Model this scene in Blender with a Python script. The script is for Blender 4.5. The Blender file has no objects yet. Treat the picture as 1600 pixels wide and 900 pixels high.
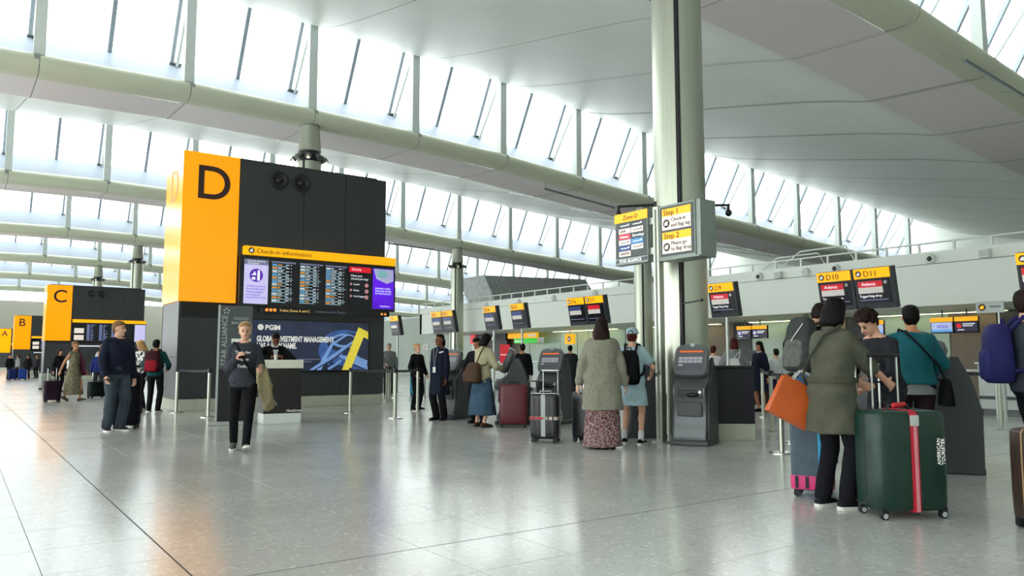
import bpy, bmesh, math, random
from mathutils import Vector, Matrix, Euler
R = math.radians
PI = math.pi
scene = bpy.context.scene
col = scene.collection
random.seed(7)

# ------------------------------------------------------------------ camera
CAM_H = 1.18
cam_d = bpy.data.cameras.new('camera')
cam_d.sensor_width = 36.0
cam_d.lens = 27.0
cam_d.clip_end = 600
cam = bpy.data.objects.new('camera', cam_d)
col.objects.link(cam)
cam.location = (0, 0, CAM_H)
cam.rotation_euler = (R(90) + math.atan(113.0 / 1200.0), 0, R(-35.75))
scene.camera = cam

# ------------------------------------------------------------------ world, exposure
SKY = 5.7
world = bpy.data.worlds.new('overcast_sky')
scene.world = world
scene.cycles.transparent_max_bounces = 40
world.use_nodes = True
wn = world.node_tree
bgn = wn.nodes['Background']
wtc = wn.nodes.new('ShaderNodeTexCoord')
wno = wn.nodes.new('ShaderNodeTexNoise')
wno.inputs['Scale'].default_value = 2.2
wno.inputs['Detail'].default_value = 4
wrp = wn.nodes.new('ShaderNodeValToRGB')
wrp.color_ramp.elements[0].position = 0.35
wrp.color_ramp.elements[0].color = (0.87, 0.945, 1.0, 1)
wrp.color_ramp.elements[1].position = 0.62
wrp.color_ramp.elements[1].color = (0.965, 0.99, 0.985, 1)
wn.links.new(wtc.outputs['Generated'], wno.inputs['Vector'])
wn.links.new(wno.outputs['Fac'], wrp.inputs['Fac'])
wn.links.new(wrp.outputs['Color'], bgn.inputs['Color'])
bgn.inputs['Strength'].default_value = SKY

vs = scene.view_settings
vs.view_transform = 'Standard'
vs.look = 'None'
vs.gamma = 1.0
vs.use_curve_mapping = False
vs.exposure = 0.0

# ------------------------------------------------------------------ materials
def lin(c):
    return tuple(((v / 12.92) if v <= 0.04045 else ((v + 0.055) / 1.055) ** 2.4) for v in c)

def hexc(h):
    return lin(tuple(int(h[i:i + 2], 16) / 255.0 for i in (0, 2, 4)))

_mats = {}
def pm(name, c, rough=0.5, metal=0.0, var=0.06, scale=6.0, bump=0.0, bscale=60.0, emit=0.0, ecol=None, coat=0.0, spec=0.5, stretch=None):
    """procedural principled material; c is an sRGB hex string"""
    if name in _mats:
        return _mats[name]
    rgb = hexc(c)
    m = bpy.data.materials.new(name)
    m.use_nodes = True
    nt = m.node_tree
    b = nt.nodes['Principled BSDF']
    b.inputs['Roughness'].default_value = rough
    b.inputs['Metallic'].default_value = metal
    b.inputs['Specular IOR Level'].default_value = spec
    b.inputs['Coat Weight'].default_value = coat
    tc = nt.nodes.new('ShaderNodeTexCoord')
    src = tc.outputs['Object']
    if stretch:
        mp = nt.nodes.new('ShaderNodeMapping')
        mp.inputs['Scale'].default_value = stretch
        nt.links.new(src, mp.inputs['Vector'])
        src = mp.outputs['Vector']
    no = nt.nodes.new('ShaderNodeTexNoise')
    no.inputs['Scale'].default_value = scale
    no.inputs['Detail'].default_value = 4
    nt.links.new(src, no.inputs['Vector'])
    rp = nt.nodes.new('ShaderNodeValToRGB')
    rp.color_ramp.elements[0].position = 0.3
    rp.color_ramp.elements[1].position = 0.7
    rp.color_ramp.elements[0].color = tuple(max(0, v * (1 - var)) for v in rgb) + (1,)
    rp.color_ramp.elements[1].color = tuple(min(1, v * (1 + var)) for v in rgb) + (1,)
    nt.links.new(no.outputs['Fac'], rp.inputs['Fac'])
    nt.links.new(rp.outputs['Color'], b.inputs['Base Color'])
    if emit > 0:
        b.inputs['Emission Strength'].default_value = emit
        if ecol:
            b.inputs['Emission Color'].default_value = hexc(ecol) + (1,)
        else:
            nt.links.new(rp.outputs['Color'], b.inputs['Emission Color'])
    if bump > 0:
        n2 = nt.nodes.new('ShaderNodeTexNoise')
        n2.inputs['Scale'].default_value = bscale
        n2.inputs['Detail'].default_value = 3
        nt.links.new(src, n2.inputs['Vector'])
        bm_ = nt.nodes.new('ShaderNodeBump')
        bm_.inputs['Strength'].default_value = bump
        bm_.inputs['Distance'].default_value = 0.02
        nt.links.new(n2.outputs['Fac'], bm_.inputs['Height'])
        nt.links.new(bm_.outputs['Normal'], b.inputs['Normal'])
    _mats[name] = m
    return m

def glass_mat(name, tint=(0.97, 0.975, 0.96), gloss=0.06):
    m = bpy.data.materials.new(name)
    m.use_nodes = True
    nt = m.node_tree
    nt.nodes.clear()
    o = nt.nodes.new('ShaderNodeOutputMaterial')
    t = nt.nodes.new('ShaderNodeBsdfTransparent')
    t.inputs['Color'].default_value = tint + (1,)
    g = nt.nodes.new('ShaderNodeBsdfGlossy')
    g.inputs['Roughness'].default_value = 0.02
    mx = nt.nodes.new('ShaderNodeMixShader')
    mx.inputs[0].default_value = gloss
    nt.links.new(t.outputs[0], mx.inputs[1])
    nt.links.new(g.outputs[0], mx.inputs[2])
    nt.links.new(mx.outputs[0], o.inputs[0])
    _mats[name] = m
    return m

def floor_mat():
    m = bpy.data.materials.new('polished_terrazzo')
    m.use_nodes = True
    nt = m.node_tree
    b = nt.nodes['Principled BSDF']
    ge = nt.nodes.new('ShaderNodeNewGeometry')
    L = nt.links.new
    vo = nt.nodes.new('ShaderNodeTexVoronoi')
    vo.inputs['Scale'].default_value = 42
    L(ge.outputs['Position'], vo.inputs['Vector'])
    r1 = nt.nodes.new('ShaderNodeValToRGB')
    r1.color_ramp.interpolation = 'CONSTANT'
    r1.color_ramp.elements[0].color = (0.56, 0.565, 0.545, 1)
    e = r1.color_ramp.elements[1]; e.position = 0.86; e.color = (0.68, 0.685, 0.665, 1)
    e2 = r1.color_ramp.elements.new(0.94); e2.color = (0.49, 0.495, 0.48, 1)
    sp = nt.nodes.new('ShaderNodeSeparateColor')
    L(vo.outputs['Color'], sp.inputs['Color'])
    L(sp.outputs['Red'], r1.inputs['Fac'])
    no = nt.nodes.new('ShaderNodeTexNoise')
    no.inputs['Scale'].default_value = 0.8
    no.inputs['Detail'].default_value = 5
    L(ge.outputs['Position'], no.inputs['Vector'])
    mx = nt.nodes.new('ShaderNodeMix')
    mx.data_type = 'RGBA'
    mx.blend_type = 'MULTIPLY'
    mx.inputs[0].default_value = 0.5
    rp = nt.nodes.new('ShaderNodeValToRGB')
    rp.color_ramp.elements[0].position = 0.3
    rp.color_ramp.elements[0].color = (0.78, 0.80, 0.80, 1)
    rp.color_ramp.elements[1].position = 0.7
    rp.color_ramp.elements[1].color = (1, 1, 1, 1)
    L(no.outputs['Fac'], rp.inputs['Fac'])
    L(r1.outputs['Color'], mx.inputs[6])
    L(rp.outputs['Color'], mx.inputs[7])
    L(mx.outputs[2], b.inputs['Base Color'])
    b.inputs['Roughness'].default_value = 0.17
    b.inputs['Specular IOR Level'].default_value = 0.62
    rr = nt.nodes.new('ShaderNodeMapRange')
    rr.inputs['To Min'].default_value = 0.12
    rr.inputs['To Max'].default_value = 0.24
    L(no.outputs['Fac'], rr.inputs['Value'])
    L(rr.outputs['Result'], b.inputs['Roughness'])
    _mats['floor'] = m
    return m

# ------------------------------------------------------------------ mesh helpers
class MB:
    def __init__(s):
        s.v = []; s.f = []; s.m = []
    def quad(s, a, b, c, d, m=0):
        n = len(s.v); s.v += [tuple(a), tuple(b), tuple(c), tuple(d)]
        s.f.append((n, n + 1, n + 2, n + 3)); s.m.append(m); return s
    def box(s, c, d, m=0, rot=None):
        n = len(s.v)
        hx, hy, hz = d[0] / 2, d[1] / 2, d[2] / 2
        for x, y, z in ((-hx, -hy, -hz), (hx, -hy, -hz), (hx, hy, -hz), (-hx, hy, -hz), (-hx, -hy, hz), (hx, -hy, hz), (hx, hy, hz), (-hx, hy, hz)):
            p = Vector((x, y, z))
            if rot is not None:
                p = rot @ p
            s.v.append((p.x + c[0], p.y + c[1], p.z + c[2]))
        for q in ((0, 3, 2, 1), (4, 5, 6, 7), (0, 1, 5, 4), (1, 2, 6, 5), (2, 3, 7, 6), (3, 0, 4, 7)):
            s.f.append(tuple(n + i for i in q)); s.m.append(m)
        return s
    def bb(s, x0, x1, y0, y1, z0, z1, m=0):
        return s.box(((x0 + x1) / 2, (y0 + y1) / 2, (z0 + z1) / 2), (abs(x1 - x0), abs(y1 - y0), abs(z1 - z0)), m)
    def loft(s, rings, m=0, cap=True, closed=True):
        n0 = len(s.v); k = len(rings[0])
        for r in rings:
            s.v += [tuple(p) for p in r]
        for i in range(len(rings) - 1):
            for j in range(k if closed else k - 1):
                a = n0 + i * k + j; b = n0 + i * k + (j + 1) % k
                s.f.append((a, b, b + k, a + k)); s.m.append(m)
        if cap:
            s.f.append(tuple(n0 + j for j in reversed(range(k)))); s.m.append(m)
            e = n0 + (len(rings) - 1) * k
            s.f.append(tuple(e + j for j in range(k))); s.m.append(m)
        return s
    def ring(s, c, u, w, n=12, pw=1.0):
        c = Vector(c); u = Vector(u); w = Vector(w); out = []
        for i in range(n):
            a = 2 * PI * i / n
            ca, sa = math.cos(a), math.sin(a)
            if pw != 1.0:
                ca = math.copysign(abs(ca) ** pw, ca); sa = math.copysign(abs(sa) ** pw, sa)
            out.append(c + u * ca + w * sa)
        return out
    def cyl(s, p0, p1, r0, r1=None, n=12, m=0, cap=True):
        r1 = r0 if r1 is None else r1
        p0 = Vector(p0); p1 = Vector(p1); d = (p1 - p0).normalized()
        a = Vector((0, 0, 1)) if abs(d.z) < 0.9 else Vector((1, 0, 0))
        u = d.cross(a).normalized(); w = d.cross(u).normalized()
        return s.loft([s.ring(p0, u * r0, w * r0, n), s.ring(p1, u * r1, w * r1, n)], m, cap)
    def tube(s, pts, r, n=8, m=0):
        pts = [Vector(p) for p in pts]; rings = []
        u = None
        for i, p in enumerate(pts):
            d = (pts[min(i + 1, len(pts) - 1)] - pts[max(i - 1, 0)]).normalized()
            if u is None:
                a = Vector((0, 0, 1)) if abs(d.z) < 0.9 else Vector((1, 0, 0))
                u = d.cross(a).normalized()
            else:
                u = (u - d * u.dot(d)).normalized()
            w = d.cross(u)
            rr = r[i] if isinstance(r, (list, tuple)) else r
            rings.append(s.ring(p, u * rr, w * rr, n))
        return s.loft(rings, m)
    def capsule(s, p0, p1, r0, r1, n=12, m=0, flat=1.0, side=None):
        p0 = Vector(p0); p1 = Vector(p1); d = (p1 - p0)
        if d.length < 1e-6:
            d = Vector((0, 0, 1e-3)); p1 = p0 + d
        d.normalize()
        if side is not None:
            u = Vector(side); u = (u - d * u.dot(d)).normalized()
        else:
            a = Vector((0, 0, 1)) if abs(d.z) < 0.9 else Vector((1, 0, 0))
            u = d.cross(a).normalized()
        w = d.cross(u)
        rg = []
        for t in (80, 55, 28):
            rg.append(s.ring(p0 - d * r0 * math.sin(R(t)), u * r0 * math.cos(R(t)), w * r0 * flat * math.cos(R(t)), n))
        rg.append(s.ring(p0, u * r0, w * r0 * flat, n))
        rg.append(s.ring(p1, u * r1, w * r1 * flat, n))
        for t in (28, 55, 80):
            rg.append(s.ring(p1 + d * r1 * math.sin(R(t)), u * r1 * math.cos(R(t)), w * r1 * flat * math.cos(R(t)), n))
        return s.loft(rg, m)
    def ball(s, c, r, n=12, k=7, m=0, mat=None):
        c = Vector(c)
        if not isinstance(r, (list, tuple)):
            r = (r, r, r)
        rg = []
        for i in range(k):
            t = -88 + 176.0 * i / (k - 1)
            z = math.sin(R(t)); q = math.cos(R(t)); ring = []
            for j in range(n):
                a = 2 * PI * j / n
                p = Vector((r[0] * q * math.cos(a), r[1] * q * math.sin(a), r[2] * z))
                if mat is not None:
                    p = mat @ p
                ring.append(c + p)
            rg.append(ring)
        return s.loft(rg, m)
    def prism(s, poly, f0, f1, m=0):
        """poly: list of 2d points; f0, f1 map a 2d point to the two end faces"""
        return s.loft([[f0(p) for p in poly], [f1(p) for p in poly]], m)
    def lathe(s, prof, n=20, m=0, c=(0, 0, 0)):
        return s.loft([[(c[0] + r * math.cos(2 * PI * j / n), c[1] + r * math.sin(2 * PI * j / n), c[2] + z) for j in range(n)] for r, z in prof], m)
    def mesh(s, name, mats, smooth=0):
        me = bpy.data.meshes.new(name)
        me.from_pydata(s.v, [], s.f)
        for mt in (mats if isinstance(mats, (list, tuple)) else [mats]):
            me.materials.append(mt)
        if any(s.m):
            me.polygons.foreach_set('material_index', s.m)
        bm = bmesh.new(); bm.from_mesh(me)
        bmesh.ops.recalc_face_normals(bm, faces=bm.faces)
        bm.to_mesh(me); bm.free()
        if smooth:
            me.shade_smooth()
            me.set_sharp_from_angle(angle=R(smooth))
        me.update()
        return me
    def build(s, name, mats, parent=None, loc=(0, 0, 0), rz=0.0, smooth=0, bevel=0.0, seg=2):
        return obj(name, s.mesh(name, mats, smooth), parent, loc, rz, bevel, seg)

def obj(name, me, parent=None, loc=(0, 0, 0), rz=0.0, bevel=0.0, seg=2):
    o = bpy.data.objects.new(name, me)
    col.objects.link(o)
    o.location = loc
    o.rotation_euler = (0, 0, rz)
    if parent is not None:
        o.parent = parent
    if bevel > 0:
        b = o.modifiers.new('bevel', 'BEVEL')
        b.width = bevel; b.segments = seg; b.limit_method = 'ANGLE'; b.angle_limit = R(40)
        me.shade_smooth(); me.set_sharp_from_angle(angle=R(40))
    return o

def empty(name, loc=(0, 0, 0), rz=0.0, parent=None):
    o = bpy.data.objects.new(name, None)
    o.empty_display_size = 0.2
    col.objects.link(o)
    o.location = loc; o.rotation_euler = (0, 0, rz)
    if parent is not None:
        o.parent = parent
    return o

def tag(o, label=None, cat=None, group=None, kind=None):
    if label: o['label'] = label
    if cat: o['category'] = cat
    if group: o['group'] = group
    if kind: o['kind'] = kind
    return o

def thing(name, label, cat, loc=(0, 0, 0), rz=0.0, group=None):
    return tag(empty(name, loc, rz), label, cat, group)

def struct(name, loc=(0, 0, 0)):
    return tag(empty(name, loc), kind='structure')

def copy_tree(o, parent=None):
    c = o.copy(); col.objects.link(c)
    if parent is not None:
        c.parent = parent
    for ch in list(o.children):
        copy_tree(ch, c)
    return c

def face(dx, dy):
    """rotation that turns a thing's front (local -Y) towards the world direction (dx, dy)"""
    return math.atan2(dx, -dy)

def head(deg):
    return face(math.cos(R(deg)), math.sin(R(deg)))

def text(s, size, mat, parent, x, z, y=-0.004, name='lettering', align='LEFT', rot=(PI / 2, 0, 0), depth=0.002, sx=1.0, bold=0.0):
    cu = bpy.data.curves.new(name, 'FONT')
    cu.body = s; cu.size = size; cu.align_x = align; cu.extrude = depth; cu.resolution_u = 8 if size > 0.5 else 2
    cu.offset = bold
    t = bpy.data.objects.new(name, cu)
    me = bpy.data.meshes.new_from_object(t)
    bpy.data.objects.remove(t); bpy.data.curves.remove(cu)
    me.name = name
    me.materials.clear(); me.materials.append(mat)
    o = obj(name, me, parent, (x, y, z))
    o.rotation_euler = rot
    o.scale = (sx, 1, 1)
    return o
# ================================================================== shared materials
M_soffit = pm('white_soffit_panel', 'DBDEDA', 0.42, var=0.02, scale=0.6)
M_tube = pm('cream_beam_cladding', 'C9CDB6', 0.45, var=0.03, scale=0.8)
M_under = pm('pinkish_white_underside', 'E0D8D9', 0.45, var=0.02, scale=0.6)
M_seam = pm('dark_joint', '868D86', 0.7)
M_post = pm('grey_white_steel_paint', 'D4DCD8', 0.45, var=0.03)
M_mull = pm('blue_grey_mullion', '98A3AD', 0.4, var=0.04)
M_upst = pm('pale_blue_upstand', '9AA6B6', 0.5, var=0.02)
M_glass = glass_mat('clear_clerestory_glass')
M_floor = floor_mat()
M_joint = pm('floor_joint_grout', '6E7571', 0.8)
M_joint2 = pm('floor_expansion_joint', '3A3F3D', 0.8)
M_steel = pm('brushed_stainless_steel', 'B9BDAE', 0.34, metal=0.85, var=0.05, scale=30, stretch=(1, 1, 0.02))
M_chrome = pm('polished_steel', 'C9CBC6', 0.22, metal=1.0, var=0.03)
M_dark = pm('charcoal_cladding', '34373A', 0.42, var=0.06, scale=2)
M_black = pm('matt_black', '121316', 0.5, var=0.1)
M_blackgl = pm('gloss_black_bezel', '0C0B10', 0.15, var=0.1)
M_stone = pm('pale_stone_plinth', 'B9BCAA', 0.5, var=0.06)
M_yel = pm('backlit_yellow', 'FF9E00', 0.16, var=0.03, scale=0.7, emit=0.62)
M_yel2 = pm('bright_backlit_yellow', 'FFB400', 0.35, var=0.02, emit=0.62)
M_brown = pm('dark_brown_letter', '3A2417', 0.5)
M_white = pm('white_print', 'F4F2EE', 0.5, var=0.02, emit=0.25)
M_whitep = pm('white_paint', 'E3E9E4', 0.5, var=0.03)
M_fascia = pm('pale_green_white_wall', 'E2E8E0', 0.5, var=0.02, scale=0.8)
M_wallg = pm('olive_grey_wall', '6B6D60', 0.6, var=0.05, scale=0.4)
M_green = pm('pale_green_back_glass', 'A9BFB4', 0.25, var=0.08, scale=0.7)
M_mesh = pm('perforated_grey_mesh', 'C6CBCA', 0.7, var=0.18, scale=5)
M_taupe = pm('taupe_wall_panel', '7D6F63', 0.5, var=0.08)
M_alu = pm('satin_aluminium', 'B4BAB6', 0.35, metal=0.7)
M_grey = pm('mid_grey_plastic', '6B7071', 0.4, var=0.05)
M_lgrey = pm('light_grey_plastic', 'B9C0BE', 0.4, var=0.05)
M_rubber = pm('black_rubber', '15151A', 0.6)

ZT = [(-20, 8.2), (-14, 8.7), (-6, 9.0), (1, 9.14), (4.9, 9.21), (8.76, 9.14), (12.5, 9.03), (16.1, 8.86), (19.6, 8.57), (23.4, 8.27), (27.3, 7.97), (31, 7.76), (34.6, 7.5), (42, 7.1), (50, 6.7), (62, 6.2)]
def zt(x):
    for (a, za), (b, zb) in zip(ZT, ZT[1:]):
        if x <= b:
            t = (x - a) / (b - a)
            return za + (zb - za) * t
    return ZT[-1][1]
BAY = 3.72
NB0, NB1 = -6, 11
XB = [8.76 + BAY * i for i in range(NB0, NB1 + 1)]
TY0, TSP = 7.9, 15.1
TUBES = [TY0 + TSP * k for k in range(-1, 8)]
NOSE = [(0.55, 0.12), (0.28, 0.10), (0.06, 0.04), (-0.12, -0.06), (-0.22, -0.20), (-0.23, -0.34), (-0.14, -0.46), (0.04, -0.53), (0.28, -0.54), (0.5, -0.50)]
SOFF = [(0.5, -0.50), (1.4, -0.44), (2.5, -0.37), (2.9, -0.33), (3.3, -0.24), (3.9, -0.06), (5.0, 0.22), (6.2, 0.48), (7.7, 0.80), (9.2, 1.12), (11.5, 1.62), (13.2, 2.04), (14.4, 2.42), (15.2, 2.78), (15.85, 3.14)]

def sheet(prof, x0, x1, nx, mat, name, lift=0.0, smooth=60):
    mb = MB()
    rows = []
    for i in range(nx + 1):
        x = x0 + (x1 - x0) * i / nx
        z = zt(x)
        rows.append([(x, p[0], z + p[1] + lift) for p in prof])
    mb.loft(rows, 0, cap=False, closed=False)
    return mb.mesh(name, mat, smooth)

# ------------------------------------------------------------------ roof: soffit panels, beams, clerestory windows
ceiling = struct('ceiling')
GAP = 0.013
tube_roots = [struct('trim_%d' % (k + 1), (0, y, 0)) for k, y in enumerate(TUBES)]
win_roots = [struct('window_%d' % (k + 1), (0, y, 0)) for k, y in enumerate(TUBES)]
seam_prof = NOSE[1:] + SOFF[1:]
for i in range(len(XB) - 1):
    x0, x1 = XB[i], XB[i + 1]; xm = (x0 + x1) / 2
    und = sheet(SOFF[:4], x0 + GAP, x1 - GAP, 2, M_under, 'underside_panel')
    pan = sheet(SOFF[3:], x0 + GAP, x1 - GAP, 2, M_soffit, 'soffit_panel')
    # rounded beam segment, closed at its ends
    mb = MB()
    mb.loft([[(x, p[0], zt(x) + p[1]) for p in NOSE] + [(x, 0.55, zt(x) - 0.2)] for x in (x0 + GAP, x0 + GAP + 0.06, xm, x1 - GAP - 0.06, x1 - GAP)], 0)
    seg = mb.mesh('beam_segment', M_tube, 50)
    mb = MB()
    for a, b in zip(seam_prof, seam_prof[1:]):
        for w0, w1 in ((x0 - 0.12, x0 + 0.12),):
            z = zt(x0)
            mb.quad((w0, a[0] + 0.004, z + a[1] + 0.006), (w1, a[0] + 0.004, z + a[1] + 0.006), (w1, b[0] + 0.004, z + b[1] + 0.006), (w0, b[0] + 0.004, z + b[1] + 0.006))
    seam = mb.mesh('joint_strip', M_seam)
    z0, z1, zm = zt(x0), zt(x1), zt(xm)
    ups = MB().loft([[(x, 0.5, zt(x) + 0.1), (x, 1.85, zt(x) + 1.12), (x, 1.90, zt(x) + 1.08), (x, 0.55, zt(x) + 0.0)] for x in (x0, xm, x1)]).mesh('upstand', M_upst)
    def pane_mesh(a, b):
        mb = MB()
        mb.loft([[(x, 1.85, zt(x) + 1.12), (x, 0.74, zt(x) + 3.1), (x, 0.76, zt(x) + 3.1), (x, 1.87, zt(x) + 1.12)] for x in (a, b)])
        return mb.mesh('pane', M_glass)
    pa, pb = pane_mesh(x0 + 0.03, xm - 0.03), pane_mesh(xm + 0.03, x1 - 0.03)
    def mull_mesh(x, w):
        z = zt(x)
        mb = MB()
        mb.loft([[(x - w, 1.80, z + 1.10), (x + w, 1.80, z + 1.10), (x + w, 1.92, z + 1.14), (x - w, 1.92, z + 1.14)], [(x - w, 0.68, z + 3.12), (x + w, 0.68, z + 3.12), (x + w, 0.80, z + 3.16), (x - w, 0.80, z + 3.16)]])
        return mb.mesh('mullion', M_mull)
    ma, mm = mull_mesh(x0 - 0.14, 0.055), mull_mesh(xm, 0.06)
    mb = MB().box((x0, 0.16, z0 + 1.45), (0.27, 0.26, 3.02)); post = mb.mesh('post', M_post)
    mb = MB().cyl((x0 - 0.02, 1.66, z0 + 1.0), (x0 - 0.02, 0.3, z0 + 2.85), 0.045, n=8); strut = mb.mesh('strut', M_post)
    mb = MB().box((x0 - 0.05, 1.74, z0 + 1.10), (0.34, 0.14, 0.04)); brk = mb.mesh('bracket', M_seam)
    for k, y in enumerate(TUBES):
        if k == len(TUBES) - 1:
            continue
        obj('soffit_panel', pan, ceiling, (0, y, 0)); obj('underside_panel', und, ceiling, (0, y, 0))
        obj('joint_strip', seam, tube_roots[k])
        obj('beam_segment', seg, tube_roots[k])
        w = win_roots[k]
        obj('upstand', ups, w); obj('pane', pa, w); obj('pane', pb, w)
        obj('mullion', mm, w); obj('mullion', ma, w); obj('post', post, w)
        obj('strut', strut, w); obj('bracket', brk, w)

# ------------------------------------------------------------------ floor: individual terrazzo slabs, then a joined field, then plain slab
FX0, FY0, TP = 0.447, 4.38, 0.667
floor_o = struct('floor')
mb = MB(); mb.bb(-14, 50, -8, 126, -0.2, -0.004)
slab = mb.build('slab', M_joint, floor_o)
def tile_mb(mb, x, y, g=0.0018, h=0.0006):
    x1, y1 = x + TP - g, y + TP - g; x += g; y += g
    b = 0.0008
    mb.loft([[(x, y, -0.004), (x1, y, -0.004), (x1, y1, -0.004), (x, y1, -0.004)], [(x, y, -h), (x1, y, -h), (x1, y1, -h), (x, y1, -h)], [(x + b, y + b, 0), (x1 - b, y + b, 0), (x1 - b, y1 - b, 0), (x + b, y1 - b, 0)]])
cells = []
yaw = R(35.75)
for i in range(-16, 62):
    for j in range(-14, 60):
        cx, cy = FX0 + TP * (i + 0.5), FY0 + TP * (j + 0.5)
        dep = cx * math.sin(yaw) + cy * math.cos(yaw)
        lat = cx * math.cos(yaw) - cy * math.sin(yaw)
        if dep > 1.5 and abs(lat) < dep * 0.72 + 0.7:
            cells.append((dep, i, j))
cells.sort()
near = {(i, j) for d, i, j in cells if d > 3.3}
order = [(i, j) for d, i, j in cells if d > 3.3][:300]
first = set(order)
mb = MB(); tile_mb(mb, 0, 0); tile_me = mb.mesh('floor_slab', M_floor)
for i, j in order:
    obj('floor_tile', tile_me, floor_o, (FX0 + TP * i, FY0 + TP * j, 0))
mb = MB()
for i in range(-16, 62):
    for j in range(-14, 60):
        if (i, j) not in first:
            tile_mb(mb, FX0 + TP * i, FY0 + TP * j)
tag(mb.build('tile_field', M_floor, floor_o), kind='stuff')
xa, xb, ya, yb = FX0 + TP * -16, FX0 + TP * 62, FY0 + TP * -14, FY0 + TP * 60
mb = MB(); mb.bb(-14, 50, yb, 126, -0.02, 0.0); mb.bb(-14, xa, -8, yb, -0.02, 0.0); mb.bb(xb, 50, -8, yb, -0.02, 0.0); mb.bb(xa, xb, -8, ya, -0.02, 0)
mb.build('far_paving', M_floor, floor_o)
mb = MB()   # two darker movement joints
mb.bb(FX0 + TP - 0.005, FX0 + TP + 0.005, -4, 44, -0.0025, 0.0006)
mb.bb(-4, 40, FY0 - 0.004, FY0 + 0.004, -0.0025, 0.0006)
mb.build('movement_joint', M_joint2, floor_o)

# ------------------------------------------------------------------ outer walls
mb = MB(); mb.bb(-14, 50, 124.5, 125, 0, 9.3)
tag(mb.build('wall_far', M_wallg), kind='structure')
mb = MB(); mb.bb(49.4, 49.8, -8, 125, 0, 9.6)
tag(mb.build('wall_right', M_fascia), kind='structure')
mb = MB(); mb.bb(-14, 50, -7.9, -7.6, 0, 9.0)
tag(mb.build('wall_back', M_fascia), kind='structure')
# glazed forecourt front on the left
wl = struct('wall_left', (-13.6, 0, 0))
mb = MB(); mb.bb(-0.1, 0.1, -8, 125, 0, 0.5); mb.build('sill_wall', M_fascia, wl)
mb = MB(); mb.bb(-0.1, 0.1, -8, 125, 5.6, 5.9); mb.build('transom', M_post, wl)
mb = MB(); mb.bb(-0.1, 0.1, -8, 125, 7.8, 12.6); mb.build('head_panel', M_fascia, wl)
for n in range(23):
    y = -8 + n * 5.9
    mb = MB(); mb.bb(-0.12, 0.12, y - 0.1, y + 0.1, 0, 8.6); mb.build('glazing_post', M_post, wl)
    if n < 22:
        mb = MB(); mb.bb(-0.02, 0.02, y + 0.1, y + 5.8, 0.5, 5.6); mb.bb(-0.02, 0.02, y + 0.1, y + 5.8, 5.9, 7.8); mb.build('pane', M_glass, wl)

# ------------------------------------------------------------------ check-in hall right side: white bulkhead over the desks
XF = 24.6
wf = struct('wall_bulkhead')
mb = MB(); mb.bb(XF, XF + 0.3, -5, 44.55, 2.875, 4.173); mb.build('lower_panel', M_fascia, wf)
mb = MB(); mb.bb(XF - 0.015, XF + 0.3, -5, 44.55, 4.194, 4.57); mb.build('upper_panel', M_fascia, wf)
mb = MB(); mb.bb(XF + 0.03, XF + 0.25, -5, 44.53, 4.16, 4.21); mb.build('shadow_gap', M_seam, wf)
mb = MB(); mb.bb(XF + 0.3, 49.4, -5, 44.3, 4.28, 4.49); mb.build('deck', pm('deck_felt', 'A0A4A0', 0.8), wf)
mb = MB(); mb.bb(XF + 0.3, 29.1, -5, 44.3, 2.90, 3.01); mb.build('under_ceiling', M_whitep, wf)
mb = MB(); mb.bb(XF, 49.4, 44.3, 44.55, 2.875, 4.49); mb.build('return_panel', M_fascia, wf)
# wall behind the desks
wb = struct('wall_checkin')
mb = MB(); mb.bb(29.1, 29.3, -5, 44.3, 0, 2.98); mb.build('backing', M_green, wb)
yy = -4.9; n = 0
while yy < 42.4:
    wdt = (1.57, 3.0, 0.96)[n % 3]
    mt = (M_taupe, M_green, M_dark)[n % 3]
    if 26.5 < yy < 38.5 and n % 3 != 1:
        mt = M_green
    mb = MB(); mb.bb(28.98, 29.1, yy + 0.02, min(yy + wdt, 44.25) - 0.02, 0.0, 2.91)
    mb.build('wall_panel', mt, wb, bevel=0.01)
    yy += wdt; n += 1
# hall beyond the end of the bulkhead
mb = MB(); mb.bb(30, 30.3, 44.55, 124.5, 0, 4.6)
tag(mb.build('wall_beyond', pm('pale_sage_wall', 'AEB9AF', 0.5, var=0.06, scale=0.5)), kind='structure')
mb = MB(); mb.bb(30, 49.4, 44.55, 124.5, 4.6, 4.7); tag(mb.build('wall_beyond_roof', M_whitep), kind='structure')
# grey perforated volume above the deck
mb = MB()
mb.loft([[(28.45, 41, 4.48), (37.9, 41, 4.48), (35.96, 41, 6.9), (27.3, 41, 6.65)], [(28.45, 44.2, 4.48), (37.9, 44.2, 4.48), (35.96, 44.2, 6.9), (27.3, 44.2, 6.65)]])
tag(mb.build('wall_perforated_plant_room', M_mesh), kind='structure')
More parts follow.
